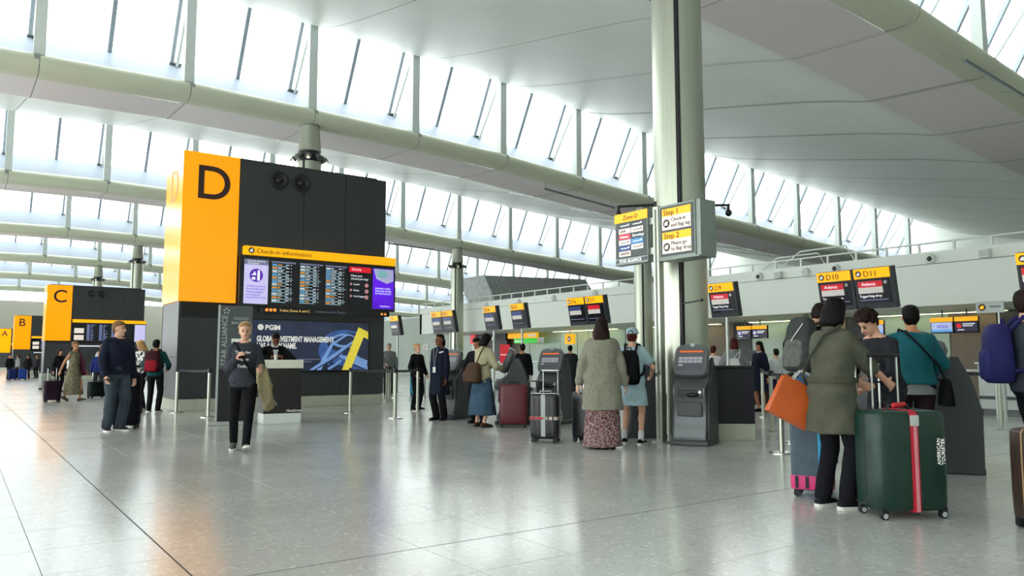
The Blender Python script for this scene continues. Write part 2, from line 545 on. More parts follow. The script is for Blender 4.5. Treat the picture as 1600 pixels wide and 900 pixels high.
# ================================================================== columns
M_lamp = pm('lit_lamp', 'FFF1CF', 0.3, emit=3.0)
M_flap = pm('lamp_flap_grey', '777A74', 0.4, metal=0.4)
def half_shell(mb, r, z0, z1, a0, a1, n=14, t=0.02, r1=None):
    r1 = r if r1 is None else r1
    ro = []
    for k in range(n + 1):
        a = a0 + (a1 - a0) * k / n
        c, s_ = math.cos(a), math.sin(a)
        ro.append([(c * r, s_ * r, z0), (c * r1, s_ * r1, z1), (c * (r1 - t), s_ * (r1 - t), z1), (c * (r - t), s_ * (r - t), z0)])
    mb.loft(ro, 0)
def column(x, y, label, conduit=False, dz=0.52, rs=1.0):
    t = thing('steel_column', label, 'column', (x, y, 0), R(222), 'steel columns carrying the roof beams')
    ztop = zt(x) - dz
    zc = ztop - 0.85
    zl = zc - 0.34
    sl = 0.1
    for a in (0, PI):
        mb = MB(); half_shell(mb, 0.375 * rs, 0.0, 5.0, a + sl, a + PI - sl); half_shell(mb, 0.372 * rs, 5.0, zl, a + sl, a + PI - sl)
        mb.build('shell', M_steel, t, smooth=40)
    mb = MB().cyl((0, 0, 0), (0, 0, zc + 0.03), 0.30, n=16); mb.build('core', M_black, t, smooth=40)
    for sx in (-1, 1):
        mb = MB(); mb.bb(sx * 0.345 * rs - 0.03, sx * 0.345 * rs + 0.03, -0.04, 0.04, 0.0, zl); mb.build('slot', M_black, t)
    mb = MB().lathe([(0.365, zc), (0.36, zc + 0.02), (0.29, ztop - 0.04), (0.29, ztop)], 24); cp = mb.build('capital', M_steel, t, smooth=40)
    mb = MB().lathe([(0.27, ztop - 0.03), (0.31, ztop - 0.03), (0.31, ztop + 0.01), (0.2, ztop + 0.06)], 20); mb.build('top_ring', M_seam, cp)
    for k in range(8):
        a = 2 * PI * (k + 0.5) / 8
        d = Vector((math.cos(a), math.sin(a), 0))
        p = d * 0.36 + Vector((0, 0, zl + 0.2))
        mb = MB().cyl(p, p + d * 0.14 - Vector((0, 0, 0.12)), 0.07, 0.095, 12)
        sp = mb.build('spotlight', M_flap, t, smooth=40)
        q = p + d * 0.145 - Vector((0, 0, 0.125))
        mb = MB().cyl(q, q + d * 0.004 - Vector((0, 0, 0.004)), 0.05, n=10); mb.build('lamp', M_lamp if k % 3 == 0 else M_flap, sp)
        if k % 2 == 0:
            mb = MB().box(d * 0.5 + Vector((0, 0, zl + 0.12)), (0.24, 0.2, 0.012), rot=Euler((0, 0.6, a)).to_matrix()); mb.build('flap', M_flap, sp)
    if conduit:
        mb = MB(); mb.tube([(0.39 * rs, 0, 2.2), (0.39 * rs, 0, zl)], 0.012, 6)
        for z in (3.4, 6.85): mb.ball((0.39 * rs, 0, z), 0.035, 8, 5)
        mb.build('conduit', M_black, t)
    return t
column(9.66, 8.62, 'steel column behind the step 1 and step 2 sign', True, 0.52, 1.12)
column(8.76, 23.2, 'steel column rising behind the D tower')
column(23.6, 23.2, 'steel column at the white bulkhead behind the zone sign')
column(23.6, 38.3, 'steel column beyond the bag drop signs near the shop front')
column(9.3, 55.12, 'steel column standing between the D and C towers', dz=0.44)
column(8.76, 68.5, 'steel column behind the C tower')

# linear lights slung below the beams
def strip_light(x0, z0, x1, z1, y, ytube, label):
    t = thing('strip_light', label, 'light', ((x0 + x1) / 2, y, (z0 + z1) / 2), 0, 'strip lights slung below the beams')
    h = (x1 - x0) / 2; dz = (z1 - z0) / 2; L_ = math.hypot(h, dz); rt = Euler((0, -math.atan2(dz, h), 0)).to_matrix()
    MB().box((0, 0, 0), (2 * L_, 0.09, 0.07), rot=rt).build('housing', M_grey, t, bevel=0.01)
    MB().box((0, 0, -0.04), (2 * L_ - 0.06, 0.06, 0.012), rot=rt).build('diffuser', M_lgrey, t)
    for sx in (-0.94, 0.94):
        xx = (x0 + x1) / 2 + sx * h
        MB().cyl((sx * h, 0, sx * dz + 0.03), (sx * h, ytube + 0.2 - y, zt(xx) - 0.53 - (z0 + z1) / 2), 0.008, n=5).build('wire', M_seam, t)
strip_light(18.16, 7.82, 21.89, 7.50, 23.1, 23.0, 'grey strip light slung under the beam near the zone sign')
strip_light(18.99, 7.64, 21.96, 7.52, 38.2, 38.1, 'grey strip light slung under the beam past the D tower')
strip_light(17.85, 7.83, 20.97, 7.64, 7.55, 7.9, 'grey strip light slung under the beam over the check-in desks')

# ================================================================== zone towers
M_scr = pm('dark_screen_glass', '0B0A18', 0.12, var=0.1, emit=0.05)
M_lav = pm('lavender_screen', 'C9C2F0', 0.3, var=0.03, emit=0.55)
M_vio = pm('violet_print', '5A2FB0', 0.3, emit=0.5)
M_blu = pm('cyan_blue_text', '5FA8E8', 0.3, emit=0.6)
M_wht = pm('lit_white_text', 'F2F4FF', 0.3, emit=0.6)
M_org = pm('lit_orange_text', 'FF9A3C', 0.3, emit=0.6)
M_red = pm('lit_red_panel', 'E0142A', 0.3, emit=0.5)
M_purp = pm('purple_screen', '5A12D8', 0.3, var=0.25, scale=1.2, emit=0.6)
M_hdr = pm('grey_screen_header', '77789A', 0.3, emit=0.3)
M_navy = pm('navy_print', '2B3450', 0.25, var=0.25, scale=1.4, emit=0.22)
M_steelb = pm('steel_blue_print', '7FA6E0', 0.3, var=0.15, emit=0.35)
M_deepb = pm('deep_blue_print', '3D62A8', 0.3, var=0.2, emit=0.3)
M_adyel = pm('yellow_print', 'F2DC4A', 0.3, emit=0.4)
M_wht_panel = pm('backlit_white_panel', 'F3E6DC', 0.4, emit=0.35)
M_ghost = pm('pale_yellow_letter', 'C98A2A', 0.4, emit=0.2)

def icon_bag(parent, x, z, r, y=-0.004, dark=None, light=None):
    d = dark or M_brown; l = light or M_white
    o = MB().cyl((x, y + 0.004, z), (x, y, z), r, n=20).build('icon_disc', d, parent)
    mb = MB(); mb.bb(x - r * 0.55, x + r * 0.45, y - 0.004, y, z - r * 0.5, z + r * 0.2); mb.bb(x - r * 0.2, x + r * 0.5, y - 0.004, y, z + r * 0.2, z + r * 0.5)
    mb.build('icon_bag', l, o)

def tower(letter, x, y, zs, label, full):
    t = thing('zone_tower', label, 'tower', (x, y, 0), 0, 'yellow lettered zone towers')
    W, D, Hh, zy = 5.3, 1.75, 6.18 * zs, 2.57 * zs
    MB().bb(0.06, W - 0.06, 0.06, D - 0.06, 0.0, Hh - 0.06).build('core', M_black, t)
    MB().bb(0.03, W - 0.02, -0.03, D + 0.02, 0.0, 0.27).build('plinth', M_stone, t, bevel=0.01)
    # cladding panels: front, split at the seams
    xs = [1.30, 2.95, 4.10, W]
    for a, b in zip(xs, xs[1:]):
        MB().bb(a + 0.006, b - 0.006, 0.0, 0.06, 2.2, Hh - 0.02).build('cladding_panel', M_dark, t)
    for a, b in zip([0.0, 1.30, 4.10], [1.30, 4.10, W]):
        MB().bb(a + 0.004, b - 0.004, 0.0, 0.06, 0.28, 2.19).build('cladding_panel', M_dark, t)
    for z0, z1 in ((0.28, 1.25), (1.26, zy - 0.01)):
        MB().bb(0.0, 0.06, 0.01, D, z0, z1).build('cladding_panel', M_dark, t)
    for z0, z1 in ((0.28, 2.2), (2.21, 4.2), (4.21, Hh - 0.02)):
        MB().bb(W - 0.06, W, 0.01, D, z0, z1).build('cladding_panel', M_dark, t)
    MB().bb(0.0, W, D - 0.06, D, 0.28, Hh - 0.02).build('cladding_panel', M_dark, t)
    MB().bb(0.15, W - 0.2, 0.15, D - 0.1, Hh - 0.08, Hh + 0.05).build('coping', M_dark, t, bevel=0.01)
    # yellow light box wrapping the corner
    for z0, z1 in ((zy, zy + (Hh - zy) * 0.35), (zy + (Hh - zy) * 0.35 + 0.006, zy + (Hh - zy) * 0.72), (zy + (Hh - zy) * 0.72 + 0.006, Hh)):
        mb = MB(); mb.bb(-0.03, 1.285, -0.03, 0.05, z0, z1); mb.bb(-0.03, 0.05, 0.05, D, z0, z1)
        mb.build('yellow_panel', M_yel, t)
    text(letter, 1.16 * zs, M_brown, t, 0.24 if letter == 'D' else 0.28, Hh - 1.11 * zs, -0.035, 'zone_letter', bold=0.012)
    o = text(letter, 1.16 * zs, M_ghost, t, -0.035, Hh - 1.11 * zs, 1.25, 'zone_letter', rot=(PI / 2, 0, -PI / 2))
    for vx in (2.28, 2.86):
        v = MB().lathe([(0.235, 0), (0.235, 0.03), (0.19, 0.05), (0.15, 0.02)], 20).mesh('vent', M_black, 40)
        vo = obj('vent', v, t, (vx, 0.0, Hh - 0.42)); vo.rotation_euler = (PI / 2, 0, 0)
        MB().ball((0, 0, 0.02), (0.09, 0.09, 0.05), 12, 6).build('nozzle', M_blackgl, vo, smooth=50)
    if not full:
        MB().bb(1.36, W + 0.1, -0.12, -0.03, 3.77 * zs, 3.98 * zs).build('header_strip', M_yel2, t)
        MB().bb(1.36, W + 0.1, -0.12, 0.0, 2.4 * zs, 3.76 * zs).build('display_case', M_blackgl, t)
        for n in range(6):
            a = 1.42 + n * 0.67
            sc = MB().bb(a, a + 0.61, -0.125, -0.12, 2.55 * zs, 3.7 * zs).build('screen', (M_lav if n == 5 else M_scr), t)
            if n == 0:
                mb = MB()
                for k in range(2): mb.bb(a + 0.05, a + 0.56, -0.13, -0.125, (2.62 + k * 0.45) * zs, (2.95 + k * 0.45) * zs)
                mb.build('notice', M_wht_panel, sc)
            elif n < 4:
                mb = MB()
                for k in range(14):
                    z = (2.6 + k * 0.077) * zs
                    mb.bb(a + 0.04, a + 0.2, -0.13, -0.125, z, z + 0.04); mb.bb(a + 0.26, a + 0.3 + 0.2 * random.random(), -0.13, -0.125, z, z + 0.03)
                mb.build('flight_rows', pm('dim_flight_text', '8F9BD0', 0.3, emit=0.3), sc)
        MB().bb(1.6, 4.6, -0.09, 0.0, 2.2 * zs, 2.26 * zs).build('light_bar', M_wht, t)
    return t
towerD = tower('D', 4.16, 19.14, 1.0, 'tall yellow and charcoal tower lettered D', True)
tower('C', 4.16, 52.9, 0.915, 'yellow and charcoal tower lettered C', False)
tower('B', 4.16, 84.0, 0.855, 'yellow and charcoal tower lettered B', False)
tower('A', 4.16, 116.5, 0.835, 'yellow and charcoal tower lettered A', False)

# ------------------------------------------------------------------ check-in information board on the D tower
bd = thing('information_board', 'wide black check-in information board with six lit screens and a yellow header', 'display', (5.50, 19.06, 0))
MB().bb(-0.02, 4.2, -0.08, 0.09, 2.50, 3.76).build('case', M_blackgl, bd, bevel=0.01)
hd = MB().bb(0.08, 4.18, -0.12, 0.09, 3.765, 3.985).build('header', M_yel2, bd)
icon_bag(hd, 0.24, 3.875, 0.075, -0.124)
text('Check-in information', 0.165, M_brown, hd, 0.36, 3.82, -0.123)
low = MB().bb(0.5, 4.05, -0.05, 0.07, 2.36, 2.50).build('lower_bar', M_blackgl, bd)
mb = MB()
for k in range(3): mb.cyl((0.68 + k * 0.1, -0.05, 2.43), (0.68 + k * 0.1, -0.056, 2.43), 0.042, n=12)
for k in range(2): mb.cyl((3.82 + k * 0.1, -0.05, 2.43), (3.82 + k * 0.1, -0.056, 2.43), 0.034, n=12)
mb.build('pictogram', M_org, low)
text('Toilets Zones A and C', 0.085, pm('amber_text', 'FFD27A', 0.4, emit=0.5), low, 1.0, 2.4, -0.054)
text('Customs inspection Zone A', 0.07, M_hdr, low, 1.95, 2.41, -0.054)
sx = [(0.09, 0.68), (0.75, 1.39), (1.47, 2.11), (2.16, 2.78), (2.83, 3.46), (3.52, 4.15)]
scr = []
for n, (a, b) in enumerate(sx):
    m_ = (M_lav, M_scr, M_scr, M_scr, M_scr, M_purp)[n]
    scr.append(MB().bb(a, b, -0.088, -0.08, 2.565, 3.665).build('screen', m_, bd))
s0 = scr[0]
MB().bb(0.09, 0.68, -0.092, -0.088, 3.53, 3.665).build('screen_header', M_hdr, s0)
text('Premium check-in', 0.06, M_wht, s0, 0.16, 3.60, -0.094)
text('information', 0.06, M_wht, s0, 0.16, 3.545, -0.094)
MB().cyl((0.385, -0.088, 3.27), (0.385, -0.092, 3.27), 0.165, n=24).build('pictogram_disc', M_vio, s0)
mb = MB(); mb.bb(0.28, 0.36, -0.096, -0.092, 3.16, 3.22); mb.bb(0.41, 0.47, -0.096, -0.092, 3.14, 3.34); mb.cyl((0.44, -0.092, 3.37), (0.44, -0.096, 3.37), 0.03, n=10)
mb.bb(0.27, 0.37, -0.096, -0.092, 3.27, 3.29); mb.loft([[(0.30, -0.096, 3.29), (0.38, -0.096, 3.29), (0.34, -0.096, 3.37)], [(0.30, -0.092, 3.29), (0.38, -0.092, 3.29), (0.34, -0.092, 3.37)]])
mb.build('pictogram', M_wht, s0)
for k, s_ in enumerate(('Check-in zones for', 'First and Business', 'Class passengers', 'are located in', 'Zones D10 to D16')):
    text(s_, 0.062, M_vio, s0, 0.15, 2.98 - k * 0.07, -0.092)
rng = random.Random(3)
for n in (1, 2, 3):
    a, b = sx[n]
    MB().bb(a + 0.01, b - 0.01, -0.092, -0.088, 3.61, 3.655).build('screen_header', M_hdr, scr[n])
    mb = MB()
    for k in range(24):
        z = 3.57 - k * 0.041
        if k % 2 == 0:
            mb.bb(a + 0.03, a + 0.15, -0.092, -0.088, z - 0.014, z + 0.014, rng.choice((0, 1, 1, 0, 2)))
            mb.bb(a + 0.17, a + 0.17 + rng.uniform(0.06, 0.14), -0.092, -0.088, z - 0.007, z + 0.009, rng.choice((2, 0, 0)))
            mb.bb(a + 0.37, a + 0.46, -0.092, -0.088, z - 0.006, z + 0.009, 0); mb.bb(a + 0.50, a + 0.52, -0.092, -0.088, z - 0.006, z + 0.009, 0)
        else:
            mb.bb(a + 0.02, a + rng.uniform(0.33, 0.58), -0.092, -0.088, z - 0.006, z + 0.008, 3)
    mb.build('flight_rows', [M_wht, M_blu, M_org, pm('pale_cyan_text', 'A9D4E0', 0.3, emit=0.45)], scr[n])
a, b = sx[4]
MB().bb(a, b, -0.092, -0.088, 3.52, 3.665).build('red_header', M_red, scr[4])
text('Security', 0.085, M_wht, scr[4], a + 0.07, 3.57, -0.094)
text('Have you', 0.085, M_wht, scr[4], a + 0.05, 3.40, -0.092); text('checked your bag?', 0.075, M_wht, scr[4], a + 0.05, 3.32, -0.092, sx=0.9)
for k, s_ in enumerate(('Liquids', 'Sharps', 'Hand luggage')):
    z = 3.18 - k * 0.16
    text(s_, 0.062, M_wht, scr[4], a + 0.13, z, -0.092)
    mb = MB().cyl((a + 0.06, -0.088, z + 0.02), (a + 0.06, -0.092, z + 0.02), 0.032, n=10); mb.cyl((b - 0.12, -0.088, z), (b - 0.12, -0.092, z), 0.055, n=14)
    mb.build('pictogram', pm('rose_pictogram', 'C98C96', 0.4, emit=0.35), scr[4])
a, b = sx[5]
mb = MB(); mb.loft([[(a + 0.02, y, 3.65), (b - 0.02, y, 3.65), (b - 0.02, y, 3.34), (a + 0.42, y, 3.26), (a + 0.1, y, 3.38)] for y in (-0.088, -0.092)])
mb.build('photo_panel', pm('pale_lilac_print', 'B9B8E0', 0.4, emit=0.4), scr[5])
MB().bb(a + 0.14, a + 0.42, -0.096, -0.092, 3.42, 3.62).build('box_print', pm('pale_teal_print', '8FC6CE', 0.4, emit=0.3), scr[5])
for k, s_ in enumerate(('UNWRAP A MINI', 'SKINCARE TRAVEL', 'KIT FROM BOOTS')):
    text(s_, 0.062, M_wht, scr[5], a + 0.07, 3.10 - k * 0.07, -0.092, sx=0.95)
text('Heathrow', 0.07, M_wht, scr[5], a + 0.22, 2.62, -0.092)

# ------------------------------------------------------------------ advertisement light box
ad = thing('advertising_screen', 'navy backlit advertising panel with motorway photo and yellow angle', 'advert', (5.84, 19.12, 0))
MB().bb(-0.05, 3.17, -0.05, 0.03, 0.88, 2.21).build('frame', M_blackgl, ad, bevel=0.01)
pn = MB().bb(0.0, 3.12, -0.055, -0.05, 0.92, 2.17).build('panel', M_navy, ad)
def ribbon(pts, w0, w1, mat, y):
    mb = MB(); n = len(pts); L_ = []; Rr = []
    for i, p in enumerate(pts):
        q0 = pts[max(i - 1, 0)]; q1 = pts[min(i + 1, n - 1)]
        d = Vector((q1[0] - q0[0], q1[1] - q0[1])).normalized(); w = w0 + (w1 - w0) * i / (n - 1)
        L_.append((p[0] - d.y * w, p[1] + d.x * w)); Rr.append((p[0] + d.y * w, p[1] - d.x * w))
    cl = lambda q: (min(max(q[0], 0.01), 3.11), min(max(q[1], 0.93), 2.16))
    for i in range(n - 1):
        q = [cl(L_[i]), cl(Rr[i]), cl(Rr[i + 1]), cl(L_[i + 1])]
        mb.quad(*[(v[0], y, v[1]) for v in q])
    return mb.build('road_print', mat, pn)
arc = lambda cx, cz, rx, rz, a0, a1, n=14: [(cx + rx * math.cos(R(a0 + (a1 - a0) * i / n)), cz + rz * math.sin(R(a0 + (a1 - a0) * i / n))) for i in range(n + 1)]
ribbon(arc(2.5, 1.62, 0.62, 0.32, 60, 260), 0.03, 0.10, M_deepb, -0.0565)
ribbon(arc(2.45, 1.70, 0.35, 0.16, 20, 300), 0.015, 0.04, M_steelb, -0.0570)
ribbon([(1.55, 0.75), (2.1, 1.25), (2.75, 1.72)], 0.10, 0.025, M_steelb, -0.0575)
ribbon([(1.62, 0.72), (2.16, 1.22), (2.77, 1.70)], 0.035, 0.008, M_navy, -0.0580)
ribbon([(1.85, 1.5), (2.2, 1.2), (2.75, 0.85)], 0.09, 0.12, M_deepb, -0.0570)
ribbon([(2.2, 1.35), (2.7, 1.15), (3.2, 0.95)], 0.03, 0.09, M_steelb, -0.0572)
ribbon([(2.3, 1.25), (2.7, 1.0), (3.0, 0.88)], 0.02, 0.05, M_deepb, -0.0578)
ribbon(arc(2.55, 1.45, 0.75, 0.42, 100, 230), 0.05, 0.09, M_deepb, -0.0562)
ribbon([(1.75, 0.9), (1.9, 1.25), (2.1, 1.6), (2.5, 1.85)], 0.07, 0.02, M_steelb, -0.0574)
ribbon([(2.6, 1.4), (2.85, 1.2), (3.11, 1.1)], 0.05, 0.08, M_steelb, -0.0573)
ribbon([(2.0, 0.93), (2.25, 1.1), (2.5, 1.3)], 0.05, 0.02, M_steelb, -0.0576)
mb = MB(); mb.loft([[(2.38, y, 0.925), (2.62, y, 0.925), (2.98, y, 1.80), (3.11, y, 1.74), (3.11, y, 1.94), (2.83, y, 2.06)] for y in (-0.0585, -0.062)])
mb.build('yellow_angle', M_adyel, pn)
MB().cyl((0.22, -0.055, 2.0), (0.22, -0.058, 2.0), 0.075, n=20).build('logo_disc', M_white, pn)
text('PGIM', 0.17, M_white, pn, 0.33, 1.94, -0.058, bold=0.006)
text('GLOBAL INVESTMENT MANAGEMENT', 0.19, M_white, pn, 0.13, 1.65, -0.058, sx=0.62, bold=0.008)
text('HAS A NEW NAME.', 0.19, M_white, pn, 0.13, 1.48, -0.058, sx=0.62, bold=0.008)
MB().bb(0.15, 0.30, -0.058, -0.055, 1.33, 1.36).build('yellow_dash', M_adyel, pn)
mb = MB(); mb.bb(0.15, 1.8, -0.057, -0.055, 1.195, 1.215); mb.bb(0.15, 0.6, -0.057, -0.055, 1.145, 1.16); mb.bb(1.35, 1.55, -0.057, -0.055, 1.14, 1.16)
mb.build('small_print', M_hdr, pn)

# ------------------------------------------------------------------ star alliance banner stand
M_ban = pm('dark_banner_grey', '4A5154', 0.5, var=0.06); M_bant = pm('banner_print', 'B8BDB8', 0.5)
bn = thing('banner_stand', 'dark grey bag drop banner stand with vertical lettering', 'banner', (4.20, 14.60, 0), R(-13))
MB().bb(-0.45, 0.33, -0.16, 0.16, 0.0, 0.07).build('base_plate', M_alu, bn, bevel=0.008)
p1 = MB().bb(-0.30, 0.27, -0.03, 0.03, 0.07, 2.19).build('panel', M_ban, bn)
MB().bb(-0.30, 0.27, -0.034, -0.03, 0.07, 1.02).build('lower_panel', M_black, p1)
MB().bb(-0.33, -0.295, -0.04, 0.04, 0.07, 2.2).build('edge_rail', M_alu, bn)
text('TAGGED', 0.068, M_bant, p1, 0.07, 1.93, -0.036, align='CENTER'); text('BAG DROP', 0.068, M_bant, p1, 0.07, 1.85, -0.036, align='CENTER')
text('STAR ALLIANCE', 0.13, M_bant, p1, -0.17, 1.08, -0.036, rot=(PI / 2, -PI / 2, 0))
mb = MB()
for k in range(5):
    a = 2 * PI * k / 5 + PI / 2
    mb.loft([[(-0.19 + math.cos(a + q) * r_, y, 2.09 + math.sin(a + q) * r_) for q, r_ in ((0, 0.07), (0.5, 0.035), (-0.5, 0.035))] for y in (-0.03, -0.036)])
mb.build('star_emblem', M_bant, p1)
MB().bb(-0.09, 0.25, -0.038, -0.034, 1.38, 1.58).build('paper_notice', M_whitep, p1)

# ------------------------------------------------------------------ welcome lectern
M_lect = pm('black_brown_laminate', '1D1B1C', 0.4)
lc = thing('lectern', 'black lectern with white top and white base beside the banner', 'lectern', (4.66, 14.35, 0), R(-4))
MB().bb(0.0, 0.70, 0.0, 0.42, 0.0, 0.19).build('base', M_whitep, lc, bevel=0.006)
MB().bb(0.0, 0.70, 0.0, 0.42, 0.19, 1.03).build('body', M_lect, lc, bevel=0.006)
MB().bb(-0.01, 0.72, -0.03, 0.45, 1.03, 1.19).build('top', pm('cream_white_top', 'E4E6D4', 0.5), lc, bevel=0.008)
text('Heathrow', 0.07, M_white, lc, 0.42, 0.215, -0.004)
gl = tag(MB().lathe([(0.03, 0), (0.034, 0.1), (0.03, 0.1), (0.027, 0.01)], 14).build('drinking_glass', pm('frosted_glass', 'DDE4E0', 0.2), None, (4.88, 14.40, 1.19), smooth=40), 'small clear drinking glass standing on the lectern', 'glass')

# ------------------------------------------------------------------ queue barriers
M_belt = pm('black_belt', '1B1B22', 0.7)
def post_me():
    mb = MB().lathe([(0.16, 0.0), (0.16, 0.012), (0.15, 0.022), (0.05, 0.03)], 24); base = mb.mesh('base', M_chrome, 40)
    mb = MB().cyl((0, 0, 0.02), (0, 0, 0.93), 0.034, n=14); pole = mb.mesh('pole', M_steel, 40)
    mb = MB().lathe([(0.034, 0.92), (0.042, 0.925), (0.042, 1.0), (0.03, 1.01)], 14); hd_ = mb.mesh('belt_head', M_black, 40)
    return base, pole, hd_
PB, PP, PH = post_me()
def barrier(x, y, label, to=(), group='queue barrier posts', base=True):
    t = thing('queue_post', label, 'queue post', (x, y, 0), 0, group)
    if base: obj('base', PB, t)
    else: MB().bb(-0.05, 0.05, -0.05, 0.05, 0, 0.025).build('base', M_chrome, t)
    obj('pole', PP, t); obj('belt_head', PH, t)
    for (tx, ty) in to:
        d = Vector((tx - x, ty - y, 0)); n = d.normalized(); s_ = Vector((-n.y, n.x, 0)) * 0.002
        mb = MB(); a = n * 0.04; b = d - n * 0.04
        z0, z1 = 0.935, 0.985
        k = 6; rows = []
        for i in range(k + 1):
            p = a + (b - a) * (i / k); sag = 0.015 * math.sin(PI * i / k)
            rows.append([(p.x - s_.x, p.y - s_.y, z0 - sag), (p.x + s_.x, p.y + s_.y, z0 - sag), (p.x + s_.x, p.y + s_.y, z1 - sag), (p.x - s_.x, p.y - s_.y, z1 - sag)])
        mb.loft(rows); mb.build('belt', M_belt, t)
    return t
barrier(4.085, 18.66, 'steel queue post at the left corner of the D tower', [(4.31, 16.81)])
barrier(4.31, 16.81, 'steel queue post just behind the banner stand')
barrier(7.276, 16.37, 'steel queue post in front of the motorway advertisement')
barrier(7.302, 14.22, 'steel queue post nearest the navy uniformed staff woman', [(7.276, 16.37)])
barrier(8.828, 16.06, 'steel queue post beside the blonde staff woman', [(7.302, 14.22)])
barrier(9.84, 19.5, 'steel queue post beside the display end of the D tower', [(10.3, 20.6)])
lb_q = 'slim steel queue post among the far bag drop lanes'
for (x, y) in ((10.3, 20.6), (11.2, 21.9), (11.0, 20.2), (11.9, 21.2), (12.9, 22.2), (12.1, 19.6)):
    barrier(x, y, lb_q, [], 'slim posts in the far lanes', False)
barrier(8.62, 6.07, 'steel queue post in front of the orange shopping bag')
barrier(9.816, 6.716, 'steel queue post just behind the one near the orange bag', [(8.62, 6.07)])
barrier(11.01, 7.925, 'steel queue post standing alone between kiosk and counters', [(9.816, 6.716)], base=False)
barrier(13.69, 10.06, 'steel queue post near the red haired customer', [(11.01, 7.925)], base=False)
barrier(10.4, 6.9, 'slim steel post in the rows behind the grey backpack', [], 'slim posts behind the backpack', False)
barrier(11.0, 7.15, 'slim steel post in the rows behind the grey backpack', [], 'slim posts behind the backpack', False)
barrier(11.7, 7.45, 'slim steel post in the rows behind the grey backpack', [], 'slim posts behind the backpack', False)
barrier(8.73, 9.9, 'steel queue post beside the beige cardigan woman and kiosk', base=False)
barrier(13.5, 6.0, 'white square post nearer the kiosk by the blue backpack', [(10.9, 5.2)], 'white posts by the blue backpack', False)
barrier(15.02, 6.09, 'white square post nearer the desks by the blue backpack', [(13.5, 6.0)], 'white posts by the blue backpack', False)

